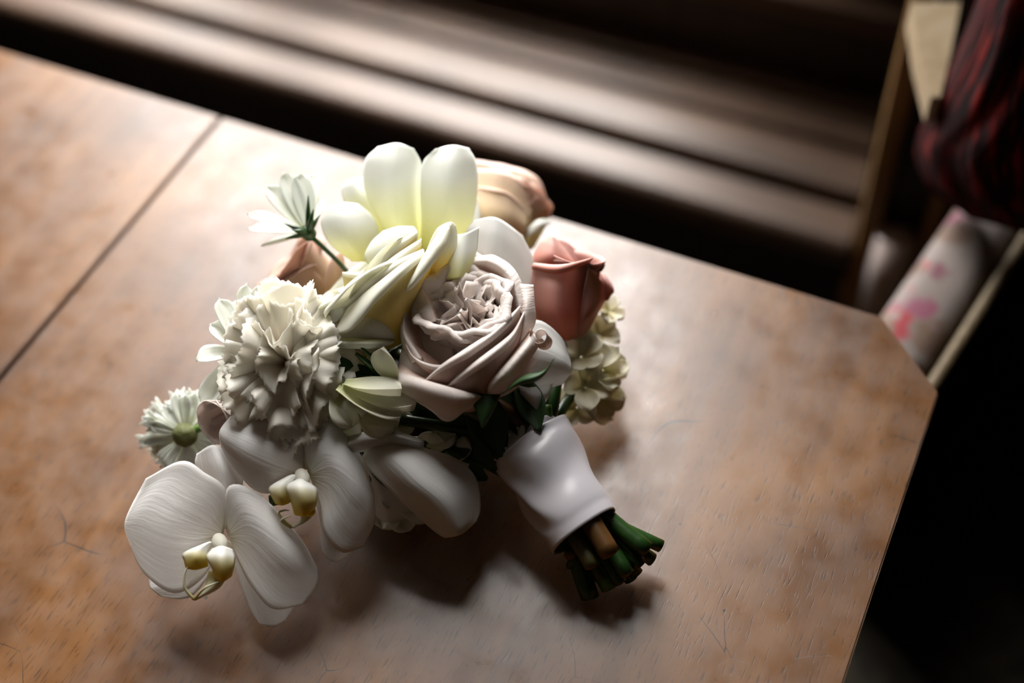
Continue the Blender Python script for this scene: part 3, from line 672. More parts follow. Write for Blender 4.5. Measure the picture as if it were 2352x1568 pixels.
# ------------------------------------------------------------------ open ivory flower behind it
f = flower('ivory_peony', 960, 540, 0.06, 'open ivory peony with broad upright petals and pale yellow base')
zi = 0.095
traced('petal', [[(920, 575, -14), (945, 580, -10), (970, 575, -14)], [(868, 505, -6), (915, 520, 5), (966, 505, -4)], [(836, 430, -4), (900, 440, 10), (970, 425, -2)], [(838, 370, -2), (902, 378, 11), (968, 375, 0)], [(868, 337, 0), (912, 328, 6), (950, 341, 2)]], zi, MT['ivory'], f, at=(900, 440), nu=23, nv=25, rip=2.2, ripk=4, seed=1)
traced('petal', [[(965, 580, -12), (1000, 585, -8), (1035, 580, -12)], [(968, 510, -4), (1020, 520, 8), (1083, 510, -6)], [(966, 430, 0), (1030, 435, 13), (1097, 425, -4)], [(972, 372, 0), (1034, 378, 12), (1093, 372, -2)], [(1000, 342, 2), (1040, 333, 6), (1076, 340, 0)]], zi, MT['ivory'], f, at=(1020, 440), nu=23, nv=25, rip=2.2, ripk=4, seed=4)
traced('petal', [[(810, 600, -4), (840, 600, -2), (870, 590, -8)], [(758, 560, 0), (805, 555, 9), (872, 545, -4)], [(738, 515, 0), (790, 505, 10), (858, 500, -4)], [(748, 478, -1), (785, 465, 4), (822, 468, -2)]], zi - 0.005, MT['ivory'], f, at=(800, 530))
traced('petal', [[(860, 560, -18), (900, 560, -16), (930, 555, -20)], [(800, 480, -16), (840, 470, -12), (890, 470, -18)], [(784, 435, -18), (815, 425, -14), (850, 420, -20)], [(800, 415, -20), (820, 408, -18), (842, 408, -22)]], zi, MT['ivory'], f, at=(850, 480))
traced('petal', [[(900, 640, 8), (950, 640, 10), (990, 620, 8)], [(840, 600, 10), (900, 585, 15), (960, 570, 10)], [(850, 560, 8), (900, 540, 12), (960, 535, 8)], [(880, 530, 4), (915, 520, 6), (950, 520, 4)]], zi, MT['ivory'], f, at=(900, 560))
traced('petal', [[(1010, 640, 4), (1050, 640, 8), (1080, 620, 2)], [(1020, 590, 2), (1060, 590, 6), (1095, 575, 0)], [(1040, 540, -2), (1070, 535, 2), (1100, 520, -4)]], zi, MT['ivory'], f, at=(1060, 590))
for k_, (x_, y_) in enumerate(((870, 470), (930, 450), (1000, 455), (1060, 470))):
    traced('petal', [[(x_ - 20 + 20 * (k_ < 2), 580, -28), (x_ + 10, 580, -26), (x_ + 30, 575, -28)], [(x_ - 45, y_ + 40, -34), (x_, y_ + 40, -28), (x_ + 45, y_ + 40, -34)], [(x_ - 35, y_ - 20, -40), (x_, y_ - 25, -36), (x_ + 35, y_ - 20, -40)]], zi, MT['ivory'], f, at=(960, 480), nu=13, nv=13)

# ------------------------------------------------------------------ peach rose at the back
f = flower('peach_rose', 1160, 520, 0.03, 'pale peach rose at the back of the bouquet beside the ivory peony')
zp_ = 0.058; a_ = (1170, 470); mp_ = MT['peach']
fr = frame((0.55, 0.80, -0.25)); O = W(1130, 545, dep(1170, 470, zp_) + 0.012)
R = random.Random(5)
for i in range(7):
    cup('petal', O, fr, i * 51 + 25, R.uniform(0.036, 0.042), 0.020, mp_, f, a0=66, a1=R.uniform(0, 8), roll=R.uniform(40, 110), rs=0.86, side=0.14, seed=i * 1.1, rip=0.002)
for i in range(6):
    cup('inner_petal', O, fr, i * 60 + 10, R.uniform(0.032, 0.038), 0.013, mp_, f, a0=45, a1=R.uniform(-6, 3), roll=R.uniform(20, 90), rs=0.86, side=0.14, seed=i * 2.1, rip=0.002, nu=13, nv=16)
rolled('petal', [(1090, 540, -20), (1130, 560, -16), (1180, 560, -16), (1220, 560, -22)], [(1084, 374, -18), (1150, 388, -12), (1222, 416, -14), (1258, 500, -22)], [(1090, 367, -22), (1158, 379, -20), (1234, 408, -22), (1266, 500, -28)], zp_, mp_, f, a_, bulge=6, roll=1, seed=31)
rolled('petal', [(1075, 540, -8), (1110, 560, -2), (1150, 560, -2), (1200, 560, -10)], [(1090, 395, -10), (1135, 398, 0), (1185, 418, -2), (1232, 470, -12)], [(1094, 388, -14), (1142, 390, -6), (1196, 410, -8), (1246, 460, -18)], zp_, mp_, f, a_, bulge=9, roll=1, seed=32)
rolled('petal', [(1085, 550, 0), (1120, 570, 4), (1160, 570, 4), (1200, 565, -4)], [(1085, 430, -2), (1125, 432, 7), (1170, 446, 6), (1215, 490, -4)], 8, zp_, mp_, f, a_, bulge=8, roll=1.5, seed=33)
rolled('petal', [(1180, 570, -6), (1205, 575, -2), (1225, 570, -6)], [(1200, 535, -4), (1235, 505, 0), (1262, 505, -6)], [(1206, 548, 0), (1240, 525, 4), (1266, 512, -4)], zp_, MT['ivory'], f, a_, bulge=2, roll=2, seed=34)

# ------------------------------------------------------------------ tan rose behind the carnation
f = flower('tan_rose', 730, 660, 0.03, 'tan rose half hidden behind the carnation and the cosmos stem')
fr = frame((-0.55, 0.55, 0.25)); O = W(765, 700, dep(740, 640, 0.05) + 0.012)
R = random.Random(8)
for i in range(6):
    cup('petal', O, fr, i * 60 + 250, R.uniform(0.040, 0.046), 0.024, MT['tan'], f, a0=70, a1=R.uniform(4, 16), roll=R.uniform(80, 150), rs=0.8, side=0.2, tip=0.04, seed=i * 1.9, rip=0.0015)
for i in range(6):
    cup('petal', O, fr, i * 60 + 10, R.uniform(0.036, 0.042), 0.017, MT['tan'], f, a0=60, a1=R.uniform(-3, 6), roll=R.uniform(60, 140), rs=0.82, side=0.15, seed=i * 2.9, rip=0.002, nu=13, nv=18)
for i in range(5):
    cup('inner_petal', O, fr, i * 72 + 40, R.uniform(0.030, 0.036), 0.010, MT['tan'], f, a0=30, a1=R.uniform(-5, 3), roll=R.uniform(30, 110), rs=0.82, side=0.15, seed=i * 0.9, rip=0.002, nu=11, nv=14)
traced('petal', [[(770, 720, 0), (800, 715, 3), (830, 700, 0)], [(745, 670, 5), (770, 655, 9), (800, 640, 4)], [(752, 620, 5), (768, 605, 8), (790, 595, 4)], [(764, 590, 4), (776, 582, 5), (788, 582, 3)]], 0.062, MT['tan'], f, at=(770, 640))

# ------------------------------------------------------------------ coral pink rose
f = flower('coral_rose', 1290, 770, 0.035, 'coral pink rose bud on the side toward the window sill')
zp = 0.068; ap = (1300, 670)
traced('petal', [[(1255, 765, -10), (1300, 782, -2), (1345, 765, -12)], [(1228, 720, -4), (1285, 735, 12), (1362, 710, -8)], [(1222, 660, -2), (1280, 670, 15), (1352, 650, 0)], [(1224, 615, 0), (1285, 625, 14), (1356, 600, 4)]], zp, MT['pink'], f, at=ap)
traced('petal', [[(1222, 618, 0), (1285, 628, 14.5), (1352, 606, 3)], [(1222, 612, 3), (1285, 620, 17.5), (1358, 598, 6)], [(1224, 606, 2), (1287, 610, 16), (1363, 592, 5)], [(1226, 604, -2), (1288, 608, 12), (1362, 594, 2)]], zp, MT['pink'], f, at=ap, nv=13)
traced('petal', [[(1318, 780, -8), (1340, 770, -6), (1356, 752, -12)], [(1330, 730, 2), (1352, 722, 2), (1384, 700, -14)], [(1342, 660, 6), (1362, 668, 0), (1396, 680, -16)], [(1354, 602, 6), (1368, 632, -2), (1402, 664, -18)]], zp, MT['pink'], f, at=ap)
traced('petal', [[(1384, 690, -15), (1396, 690, -12), (1402, 680, -16)], [(1376, 650, -18), (1394, 652, -10), (1410, 668, -15)], [(1372, 622, -22), (1388, 630, -16), (1404, 650, -20)]], zp, MT['pink'], f, at=ap, nu=11, nv=13)
traced('petal', [[(1226, 640, -14), (1270, 650, -12), (1330, 640, -14)], [(1222, 600, -12), (1265, 600, -2), (1325, 610, -10)], [(1238, 560, -14), (1270, 570, -4), (1308, 585, -12)], [(1258, 540, -16), (1268, 542, -10), (1280, 550, -16)]], zp, MT['pink'], f, at=ap)
traced('petal', [[(1262, 650, -20), (1310, 650, -16), (1350, 640, -20)], [(1262, 590, -22), (1305, 600, -14), (1345, 610, -22)], [(1262, 545, -24), (1300, 555, -18), (1335, 585, -26)]], zp, MT['pink'], f, at=ap)
frp = frame((0.12, 0.8, 0.25)); Op = W(1300, 770, dep(1300, 700, zp) + 0.024)
for i in range(7):
    cup('petal', Op, frp, 20 + i * 51, 0.046, 0.020, MT['pink'], f, a0=58, a1=-2, roll=60, rs=0.86, seed=i * 1.7, side=0.1)
for k in range(4):
    a = 220 + k * 33
    b0 = W(1300, 782, dep(1300, 700, zp) + 0.018); e0 = b0 + (IR * math.cos(math.radians(a)) + IU * math.sin(math.radians(a)) * 0.4) * 0.02
    strap('sepal', b0, e0, 0.004, MT['leaf'], f)

# ------------------------------------------------------------------ carnation
f = flower('carnation', 660, 830, 0.08, 'large ruffled cream white carnation with blush centre')
R = random.Random(21)
Oc = W(666, 838, dep(650, 820, 0.080) + 0.002)
frc = frame((-0.16, 0.12, 0.97))
def ruffle(O, fr, th, tilt, L, wid, mat, parent, seed, nu=33, nv=18, wave=0.0045, k=4.0, bend=0.6):
    """fan-shaped carnation petal with deep folds and a finely toothed edge"""
    E_, U_, N_ = fr
    E_, U_ = E_ * 0.88, U_ * 1.14
    th, tilt = math.radians(th), math.radians(tilt)
    rad = E_ * math.cos(th) + U_ * math.sin(th)
    tanv = -E_ * math.sin(th) + U_ * math.cos(th)
    V = []
    r = random.Random(seed); ph = r.uniform(0, 6.28); ph2 = r.uniform(0, 6.28); ph3 = r.uniform(0, 6.28)
    saw = [r.uniform(-1, 1) for _ in range(nu)]
    for i in range(nv):
        v = i / (nv - 1)
        for j in range(nu):
            u = -1 + 2 * j / (nu - 1)
            Lu = L * (1 - 0.20 * abs(u) ** 2.2 + 0.05 * math.sin(5 * u + ph3))
            if i == nv - 1: Lu *= 1 + 0.022 * (1 if j % 2 else -1) + 0.02 * saw[j]
            t_ = tilt + bend * v ** 2.2 + 0.25 * math.sin(2.2 * u + ph3) * v * v
            dirv = N_ * math.cos(t_) + rad * math.sin(t_)
            nrm = -N_ * math.sin(t_) + rad * math.cos(t_)
            w = wid * (0.10 + 0.90 * v ** 1.25)
            h = wave * v ** 1.4 * (math.sin(k * u + ph) + 0.5 * v * math.sin(2.3 * k * u + ph2) + 0.20 * v ** 4 * math.sin(14 * u + ph3))
            V.append(np.array(O) + (N_ * math.cos(tilt) + rad * math.sin(tilt)) * (Lu * v * 0.55) + dirv * (Lu * v * 0.45) + tanv * (u * w) + nrm * h)
    return solid(link('petal', V, grid_faces(nu, nv), mat, parent, uv=grid_uv(nu, nv)), 0.0003)
cnt = 0
for ring, (n, tilt, L, wd, wv, bd) in enumerate(((4, 12, 0.030, 0.014, 0.006, 0.7), (6, 28, 0.034, 0.019, 0.007, 0.8), (8, 46, 0.038, 0.022, 0.007, 0.7), (9, 66, 0.040, 0.023, 0.006, 0.5), (9, 86, 0.040, 0.023, 0.005, 0.3))):
    for i in range(n):
        th = 360 * (i + 0.37 * ring) / n + R.uniform(-12, 12)
        ruffle(Oc, frc, th, tilt + R.uniform(-8, 8), L * R.uniform(0.80, 0.95), wd * R.uniform(0.78, 1.05), MT['carnation'], f, cnt, wave=wv * R.uniform(0.75, 1.2), k=R.uniform(2.0, 3.6), bend=bd * R.uniform(0.3, 1.5)); cnt += 1
for th_, tl_, L_ in ((-60, 84, 0.043), (-76, 80, 0.039), (-100, 82, 0.037), (-46, 80, 0.038), (-120, 82, 0.036), (-66, 62, 0.036)):
    ruffle(Oc, frc, th_, tl_, L_, 0.020, MT['carnation'], f, cnt, wave=0.0040, k=2.6, bend=0.2); cnt += 1
d0 = dep(750, 840, 0.078)
blob('calyx', W(768, 846, d0), W(800, 852, d0 + 0.004) - W(700, 830, d0 - 0.002), 0.015, 0.0068, MT['leaf'], f)
for s_ in (-1, 1):
    strap('calyx_leaf', W(800, 850, d0), W(716, 868 + 14 * s_ - 20 * (s_ < 0), d0 - 0.006), 0.007, MT['leaf'], f, cup=-0.3)
tube('stem', [W(770, 846, d0), W(830, 855, d0 + 0.004), W(900, 872, d0 + 0.012), W(980, 900, d0 + 0.04)], [0.005, 0.0038, 0.0034, 0.0034], MT['green'], f)
tube('stem_leaf', [W(880, 870, d0 + 0.004), W(850, 838, d0 - 0.004), W(818, 812, d0 - 0.008)], [0.0022, 0.0018, 0.0009], MT['green'], f, n=8)
tube('stem_leaf', [W(880, 872, d0 + 0.002), W(862, 830, d0 - 0.006), W(830, 797, d0 - 0.01)], [0.0018, 0.0014, 0.0006], MT['green'], f, n=8)
tube('stem_leaf', [W(890, 880, d0 + 0.002), W(840, 866, d0 - 0.002), W(790, 862, d0)], [0.0018, 0.0012, 0.0005], MT['green'], f, n=8)

# ------------------------------------------------------------------ white cosmos, seen from behind
def cosmos(f, cx, cy, z, petals, seps, stem, d=None):
    d = d or dep(cx, cy, z)
    for i, (tx, ty, h, w, fx, fy, ft) in enumerate(petals):
        face = IR * fx + IU * fy + IT * ft
        strap('petal', W(cx, cy, d - 0.001), W(tx, ty, d - h / 1000), w * d / FPX, MT['cosmos'], f, face=face, cup=0.35, bend=0.06, notch=-0.10, base=0.2, peak=0.72, seed=i, rip=0.10, nu=13, nv=17)
    for (tx, ty, h) in seps:
        mx_, my_ = (cx + tx) / 2, (cy + ty) / 2
        tube('sepal', [W(cx, cy, d - 0.002), W(mx_, my_, d - 0.002 - h / 1600), W(tx, ty, d - h / 1000)], [0.0016, 0.0014, 0.0002], MT['green'], f, n=8)
    blob('calyx', W(cx, cy, d - 0.001), W(cx, cy, d) - W(stem[1][0], stem[1][1], d), 0.0045, 0.004, MT['green'], f)
    tube('stem', [W(x, y, d - h / 1000) for x, y, h in stem], [0.0014, 0.0012, 0.0014], MT['green'], f, n=8)
f = flower('cosmos', 705, 535, 0.08, 'white cosmos seen from behind, leaning out over the table')
cosmos(f, 708, 535, 0.088, [(570, 500, -6, 26, 0.3, 0.9, 0.5), (612, 432, -4, 26, 0.5, 0.3, 0.8), (650, 402, -8, 25, 0.4, 0.2, 0.9), (690, 402, -10, 26, 0.2, 0.2, 0.9),
                            (722, 405, -16, 22, -0.2, 0.2, 0.9), (604, 572, -10, 26, 0.2, 0.9, 0.4), (745, 470, -22, 22, -0.5, 0.4, 0.6), (575, 535, -18, 26, 0.2, 0.8, 0.5)],
       [(650, 512, 4), (708, 448, 5), (655, 548, 6), (735, 492, 2), (670, 528, 8), (720, 480, 8)], [(708, 537, 1), (745, 570, 0), (790, 615, -6), (850, 680, -30)])
f = flower('cosmos', 545, 805, 0.06, 'white cosmos tucked behind the left of the carnation')
cosmos(f, 555, 805, 0.072, [(500, 690, -4, 28, 0.6, 0.5, 0.7), (482, 748, 0, 30, 0.5, 0.6, 0.6), (453, 832, 4, 34, 0.2, 0.9, 0.5), (470, 935, 2, 32, -0.3, 0.4, 0.8), (562, 655, -8, 26, 0.6, 0.1, 0.8),
                            (602, 655, -10, 22, 0.3, 0.2, 0.9), (545, 690, -12, 22, 0.4, 0.2, 0.9), (510, 930, -4, 30, -0.2, 0.3, 0.9)],
       [(532, 870, 8), (520, 900, 7), (530, 830, 6)], [(557, 807, 0), (600, 815, -4), (660, 850, -20), (760, 900, -40)])

# ------------------------------------------------------------------ white cornflower on the table
f = flower('cornflower', 425, 1000, 0.02, 'small white cornflower with fringed petals and green head beside the orchid')
R = random.Random(4); d = dep(425, 1000, 0.032)
nh = IR * 0.75 + IU * -0.2 + IT * 0.55
blob('flower_head', W(425, 998, d - 0.004), nh, 0.0065, 0.0062, MT['disc'], f, lump=0.05, n=18, m=12)
for i in range(30):
    a = 62 + i * (232 / 29) + R.uniform(-5, 5)
    ln = R.uniform(72, 100) * (1.0 if a < 215 else 0.85); hh = R.uniform(-12, 4)
    ca, sa = math.cos(math.radians(a)), math.sin(math.radians(a))
    B = W(425 + ln * ca, 1000 - ln * sa, d - hh / 1000 + 0.004)
    A_ = W(425 + 14 * ca, 1000 - 14 * sa, d)
    strap('petal', A_, B, 0.0032, MT['cosmos'], f, cup=0.6, bend=R.uniform(-0.1, 0.2), base=0.18, peak=0.8, nu=7, nv=9, rip=0.2, seed=i)
    for s_ in (-1, 0, 1):
        k_ = 0.72
        q = A_ + (B - A_) * k_
        side = np.cross((B - A_) / np.linalg.norm(B - A_), IT)
        strap('fringe', q, B + (B - A_) * 0.14 + side * 0.0042 * s_ + IT * R.uniform(-0.002, 0.002), 0.0013, MT['cosmos'], f, cup=0.3, base=0.6, peak=0.3, nu=5, nv=6)
for i in range(8):
    a = -60 + i * 15
    ca, sa = math.cos(math.radians(a)), math.sin(math.radians(a))
    strap('petal', W(432 + 10 * ca, 1000 - 10 * sa, d + 0.004), W(432 + 68 * ca, 1004 - 62 * sa, d + 0.010), 0.004, MT['cosmos'], f, cup=0.6, base=0.2, peak=0.8, nu=7, nv=9, seed=i)
tube('stem', [W(440, 990, d - 0.003), W(470, 978, d - 0.004), W(500, 962, d - 0.003), W(530, 950, d), W(600, 940, d + 0.01)], [0.0022, 0.0019, 0.002, 0.002, 0.002], MT['bright_green'], f, n=10)

# ------------------------------------------------------------------ phalaenopsis orchids
def lip(f, pts_l, pts_r, mid, tend, z, at, col):
    traced('lip_lobe', pts_l, z, MT['lip'], f, at=at, nu=11, nv=13, t=0.0006)
    traced('lip_lobe', pts_r, z, MT['lip'], f, at=at, nu=11, nv=13, t=0.0006)
    d0_ = dep(at[0], at[1], z)
    traced('lip_middle', mid, z, MT['lip_tip'], f, at=at, nu=9, nv=11, t=0.0006)
    for T in tend:
        tube('tendril', [W(x, y, d0_ - h / 1000) for x, y, h in T], [0.0008, 0.0006, 0.0003], MT['lip_tip'], f, n=6)
    A_, B_ = col
    blob('column', W(A_[0], A_[1], d0_ - A_[2] / 1000), W(B_[0], B_[1], d0_ - B_[2] / 1000) - W(A_[0], A_[1], d0_ - A_[2] / 1000), 0.007, 0.0036, MT['orchid'], f)
    blob('callus', W(mid[0][1][0] + 4, mid[0][1][1] - 6, d0_ - mid[0][1][2] / 1000 - 0.001), IR, 0.0032, 0.0025, MT['yellow'], f)
MT['lip_tip'] = petal_mat('orchid_lip_middle', (0.75, 0.68, 0.30), (0.86, 0.84, 0.68), transl=0.2, vein=0.05)
MT['yellow'] = simple('yellow_callus', (0.85, 0.64, 0.02), 0.45, 0.4)

f = flower('orchid', 500, 1235, 0.035, 'front white moth orchid with yellow lip, resting against the table')
zo = 0.040; ao = (510, 1225)
# lower right sepal, lower left sepal, dorsal sepal, then the two broad petals
traced('sepal', [[(522, 1240, -4), (532, 1245, -3), (548, 1240, -5)], [(545, 1320, -4), (590, 1310, -1), (640, 1300, -6)], [(572, 1395, -2), (622, 1385, 3), (675, 1380, -4)], [(596, 1433, 0), (627, 1440, 3), (655, 1425, -1)]], zo, MT['orchid'], f, at=ao)
traced('sepal', [[(505, 1250, -6), (510, 1262, -4), (515, 1270, -6)], [(420, 1290, -10), (430, 1320, -6), (455, 1355, -3)], [(350, 1318, -12), (370, 1345, -7), (420, 1375, -4)], [(342, 1340, -11), (348, 1352, -8), (370, 1370, -6)]], zo, MT['orchid'], f, at=ao)
traced('sepal', [[(502, 1215, -5), (512, 1215, -2), (522, 1212, -5)], [(480, 1140, -12), (515, 1130, -1), (556, 1120, -8)], [(450, 1072, -16), (505, 1072, -2), (552, 1078, -12)], [(452, 1042, -16), (487, 1022, -8), (522, 1034, -14)]], zo, MT['orchid'], f, at=ao)
traced('petal', [[(508, 1238, -2), (512, 1228, 0), (514, 1216, -1)], [(470, 1322, 5), (450, 1230, 6), (518, 1125, 1)], [(400, 1362, 8), (385, 1215, 10), (470, 1085, 3)], [(330, 1315, 3), (325, 1190, 6), (418, 1058, 3)], [(298, 1248, -1), (288, 1195, 0), (335, 1098, 0)]], zo, MT['orchid'], f, at=ao, nu=23, nv=23, rip=0.8, ripk=4)
traced('petal', [[(520, 1216, -1), (524, 1228, 0), (530, 1242, -2)], [(524, 1118, 4), (575, 1215, 10), (548, 1290, 3)], [(592, 1132, 4), (640, 1260, 13), (582, 1352, 8)], [(684, 1228, 0), (690, 1305, 9), (628, 1398, 8)], [(732, 1310, -4), (730, 1345, 0), (700, 1386, 3)]], zo, MT['orchid'], f, at=ao, nu=23, nv=23, rip=0.8, ripk=4, seed=2)
lip(f, [[(428, 1305, 12), (450, 1308, 16), (478, 1300, 12)], [(424, 1288, 12), (450, 1282, 18), (476, 1282, 13)], [(422, 1270, 10), (452, 1262, 16), (476, 1262, 12)], [(470, 1248, 8), (482, 1244, 10), (490, 1244, 8)]],
    [[(498, 1330, 16), (514, 1334, 21), (532, 1322, 16)], [(486, 1302, 17), (510, 1305, 23), (538, 1298, 17)], [(474, 1278, 14), (508, 1276, 22), (540, 1278, 14)], [(488, 1260, 10), (510, 1254, 16), (534, 1262, 10)]],
    [[(480, 1310, 10), (500, 1320, 12), (515, 1335, 10)], [(470, 1345, 12), (485, 1350, 14), (500, 1352, 12)], [(444, 1375, 12), (446, 1377, 13), (448, 1378, 12)]],
    [[(446, 1376, 12), (425, 1350, 13), (424, 1318, 13), (432, 1300, 13)], [(446, 1376, 13), (470, 1350, 17), (505, 1335, 17)]], zo, ao, ((505, 1245, 8), (512, 1262, 15)))

f = flower('orchid', 700, 1090, 0.05, 'white moth orchid partly covered by the carnation')
zo2 = 0.052; ao2 = (705, 1095)
traced('sepal', [[(712, 1110, -4), (725, 1110, -2), (740, 1105, -4)], [(735, 1190, -4), (770, 1190, 0), (810, 1180, -4)], [(738, 1255, -2), (776, 1255, 3), (820, 1250, -3)], [(748, 1280, 0), (770, 1290, 2), (800, 1274, -1)]], zo2, MT['orchid'], f, at=ao2)
traced('sepal', [[(690, 1080, -4), (700, 1078, -2), (712, 1078, -4)], [(660, 1010, -8), (705, 1010, 0), (755, 1005, -8)], [(650, 950, -10), (705, 950, -2), (760, 945, -12)], [(680, 915, -10), (705, 905, -6), (735, 912, -10)]], zo2, MT['orchid'], f, at=ao2)
traced('petal', [[(690, 1100, -2), (694, 1090, 0), (698, 1080, -1)], [(640, 1130, 3), (630, 1060, 7), (690, 985, 0)], [(585, 1125, 3), (570, 1030, 9), (630, 950, -2)], [(530, 1065, -2), (525, 1005, 4), (570, 945, -4)], [(508, 1025, -5), (505, 990, -2), (530, 955, -6)]], zo2, MT['orchid'], f, at=ao2, nu=23, nv=23, rip=0.8, ripk=4, seed=1)
traced('petal', [[(706, 1078, -1), (710, 1090, 0), (716, 1104, -2)], [(700, 985, 2), (765, 1080, 9), (736, 1165, 3)], [(760, 970, 2), (815, 1120, 10), (745, 1225, 7)], [(825, 1040, -4), (850, 1160, 5), (785, 1268, 6)], [(858, 1130, -8), (860, 1195, -2), (835, 1255, 2)]], zo2, MT['orchid'], f, at=ao2, nu=23, nv=23, rip=0.8, ripk=4, seed=3)
lip(f, [[(634, 1156, 10), (648, 1160, 13), (664, 1155, 10)], [(624, 1138, 10), (644, 1140, 15), (664, 1138, 11)], [(620, 1118, 8), (644, 1114, 14), (668, 1112, 11)], [(660, 1094, 5), (672, 1090, 8), (684, 1092, 6)]],
    [[(678, 1182, 13), (700, 1184, 18), (722, 1168, 13)], [(668, 1150, 14), (696, 1152, 21), (728, 1150, 14)], [(656, 1118, 12), (690, 1118, 20), (728, 1124, 12)], [(676, 1104, 8), (692, 1100, 12), (716, 1112, 8)]],
    [[(690, 1170, 8), (706, 1180, 10), (722, 1172, 8)], [(690, 1195, 9), (700, 1198, 11), (712, 1190, 9)], [(668, 1210, 9), (670, 1212, 9), (674, 1212, 9)]],
    [[(670, 1211, 9), (650, 1200, 10), (648, 1192, 11), (668, 1184, 12)], [(670, 1211, 9), (640, 1180, 10), (652, 1172, 10), (664, 1172, 11)]], zo2, ao2, ((694, 1096, 6), (700, 1112, 13)))

f = flower('orchid', 900, 1030, 0.04, 'white moth orchid turned away, one broad notched petal in shade')
zo3 = 0.050; ao3 = (960, 1100)
traced('petal', [[(832, 1050, -4), (846, 1024, -2), (884, 1002, -8)], [(848, 1078, 1), (905, 1050, 7), (975, 1028, -6)], [(896, 1126, 3), (960, 1100, 10), (1050, 1054, -6)], [(952, 1180, 3), (1020, 1150, 9), (1094, 1100, -8)], [(1000, 1222, 2), (1050, 1205, 5), (1104, 1165, -8)], [(1022, 1235, 1), (1060, 1226, 2), (1094, 1198, -6)]], zo3, MT['orchid'], f, at=ao3, nu=23, nv=25, rip=0.9, ripk=5)
traced('petal', [[(795, 1032, -10), (800, 1018, -6), (800, 1002, -12)], [(830, 1038, -8), (850, 1012, -4), (862, 988, -14)], [(900, 1018, -8), (905, 1004, -5), (915, 990, -14)], [(972, 1030, -10), (974, 1020, -9), (972, 1012, -12)]], zo3 + 0.006, MT['orchid'], f, at=ao3)
traced('sepal', [[(830, 1040, -18), (850, 1080, -16), (870, 1110, -18)], [(840, 1100, -20), (880, 1150, -18), (930, 1150, -20)], [(860, 1180, -24), (890, 1200, -22), (940, 1190, -24)]], zo3, MT['orchid'], f, at=ao3)

# large white orchid petals standing behind and beside the garden rose
f = flower('orchid', 1150, 700, 0.06, 'white moth orchid squeezed behind the garden rose, two petals showing')
zo4 = 0.085; ao4 = (1150, 600)
traced('petal', [[(1090, 660, -6), (1130, 680, -6), (1190, 700, -8)], [(1066, 590, -8), (1130, 610, 0), (1222, 655, -10)], [(1072, 530, -8), (1140, 550, 1), (1226, 600, -12)], [(1092, 505, -10), (1140, 500, -4), (1200, 540, -12)]], zo4, MT['orchid'], f, at=ao4, nu=21, nv=21, rip=1.2, ripk=5)
traced('petal', [[(1180, 760, -14), (1170, 820, -12), (1190, 870, -12)], [(1235, 735, -14), (1230, 810, -4), (1225, 890, -8)], [(1285, 770, -16), (1285, 830, -6), (1262, 890, -12)], [(1308, 815, -20), (1313, 850, -12), (1292, 882, -16)]], 0.075, MT['orchid'], f, at=(1240, 820), nu=19, nv=19, rip=1.2, ripk=4)
traced('sepal', [[(1180, 880, -14), (1215, 890, -10), (1270, 880, -14)], [(1195, 905, -12), (1225, 912, -6), (1262, 905, -12)], [(1225, 940, -12), (1236, 948, -8), (1246, 938, -12)]], 0.07, MT['orchid'], f, at=(1225, 900), nu=13, nv=13)

# ------------------------------------------------------------------ hydrangea heads
def hydrangea(name, label, c, z, items, mat='hydrangea', d=None):
    f = flower(name, c[0], c[1], z, label)
    d = d or dep(c[0], c[1], z)
    for i, (ax_, ay_, ah, bx, by, bh, w, fx, fy, ft) in enumerate(items):
        strap('petal', W(ax_, ay_, d - ah / 1000), W(bx, by, d - bh / 1000), w * d / FPX, MT[mat], f, face=IR * fx + IU * fy + IT * ft, cup=0.4, bend=0.1, base=0.3, peak=0.6, nu=13, nv=15, rip=0.22, seed=i * 1.3)
    return f
def florets(f, z, at, items, mat, seed=0):
    R_ = random.Random(seed); d = dep(at[0], at[1], z)
    for (cx_, cy_, h, size, nx, ny, nt_) in items:
        E_, U_, N_ = frame((nx, ny, nt_), R_.uniform(0, 1.5))
        c_ = W(cx_, cy_, d - h / 1000); L_ = size * d / FPX
        for k in range(4):
            a = math.pi / 2 * k + R_.uniform(-0.2, 0.2)
            dr = E_ * math.cos(a) + U_ * math.sin(a)
            strap('petal', c_ + dr * L_ * 0.04, c_ + dr * L_ * R_.uniform(0.9, 1.1) + N_ * L_ * R_.uniform(0.1, 0.4), L_ * R_.uniform(0.46, 0.58), mat, f, face=N_, cup=R_.uniform(0.2, 0.6), bend=R_.uniform(-0.2, 0.1), base=0.25, peak=0.62, nu=13, nv=15, rip=0.20, seed=R_.uniform(0, 6))
f = hydrangea('hydrangea', 'pale green hydrangea head below the cream rose', (850, 920), 0.072, [
    (800, 890, 0, 950, 945, 2, 58, 0.2, 0.8, 0.5), (790, 880, 6, 920, 912, 10, 44, 0.1, 0.9, 0.4), (775, 890, 8, 912, 972, 8, 40, 0.4, 0.6, 0.6), (770, 890, 0, 800, 985, 2, 46, 0.6, 0.2, 0.8),
    (830, 940, -4, 900, 1000, 0, 52, 0.1, 0.7, 0.7), (880, 860, -10, 960, 900, -6, 48, -0.3, 0.6, 0.7), (905, 880, -2, 882, 795, 4, 36, -0.5, 0.1, 0.9)])
florets(f, 0.070, (850, 920), [(780, 990, -2, 52, 0.2, 0.3, 0.9), (830, 905, -6, 52, 0, 0.5, 0.8), (775, 850, -12, 52, 0.1, 0.4, 0.9), (905, 975, -8, 50, 0.2, 0.4, 0.9), (840, 820, -18, 54, -0.2, 0.4, 0.8)], MT['hydrangea'], 2)
MT['cream_hydrangea'] = petal_mat('cream_hydrangea_petal', (0.74, 0.70, 0.36), (0.88, 0.84, 0.70), mid=(0.82, 0.76, 0.52), mp=0.3, transl=0.35, vein=0.3, vs=(14, 2))
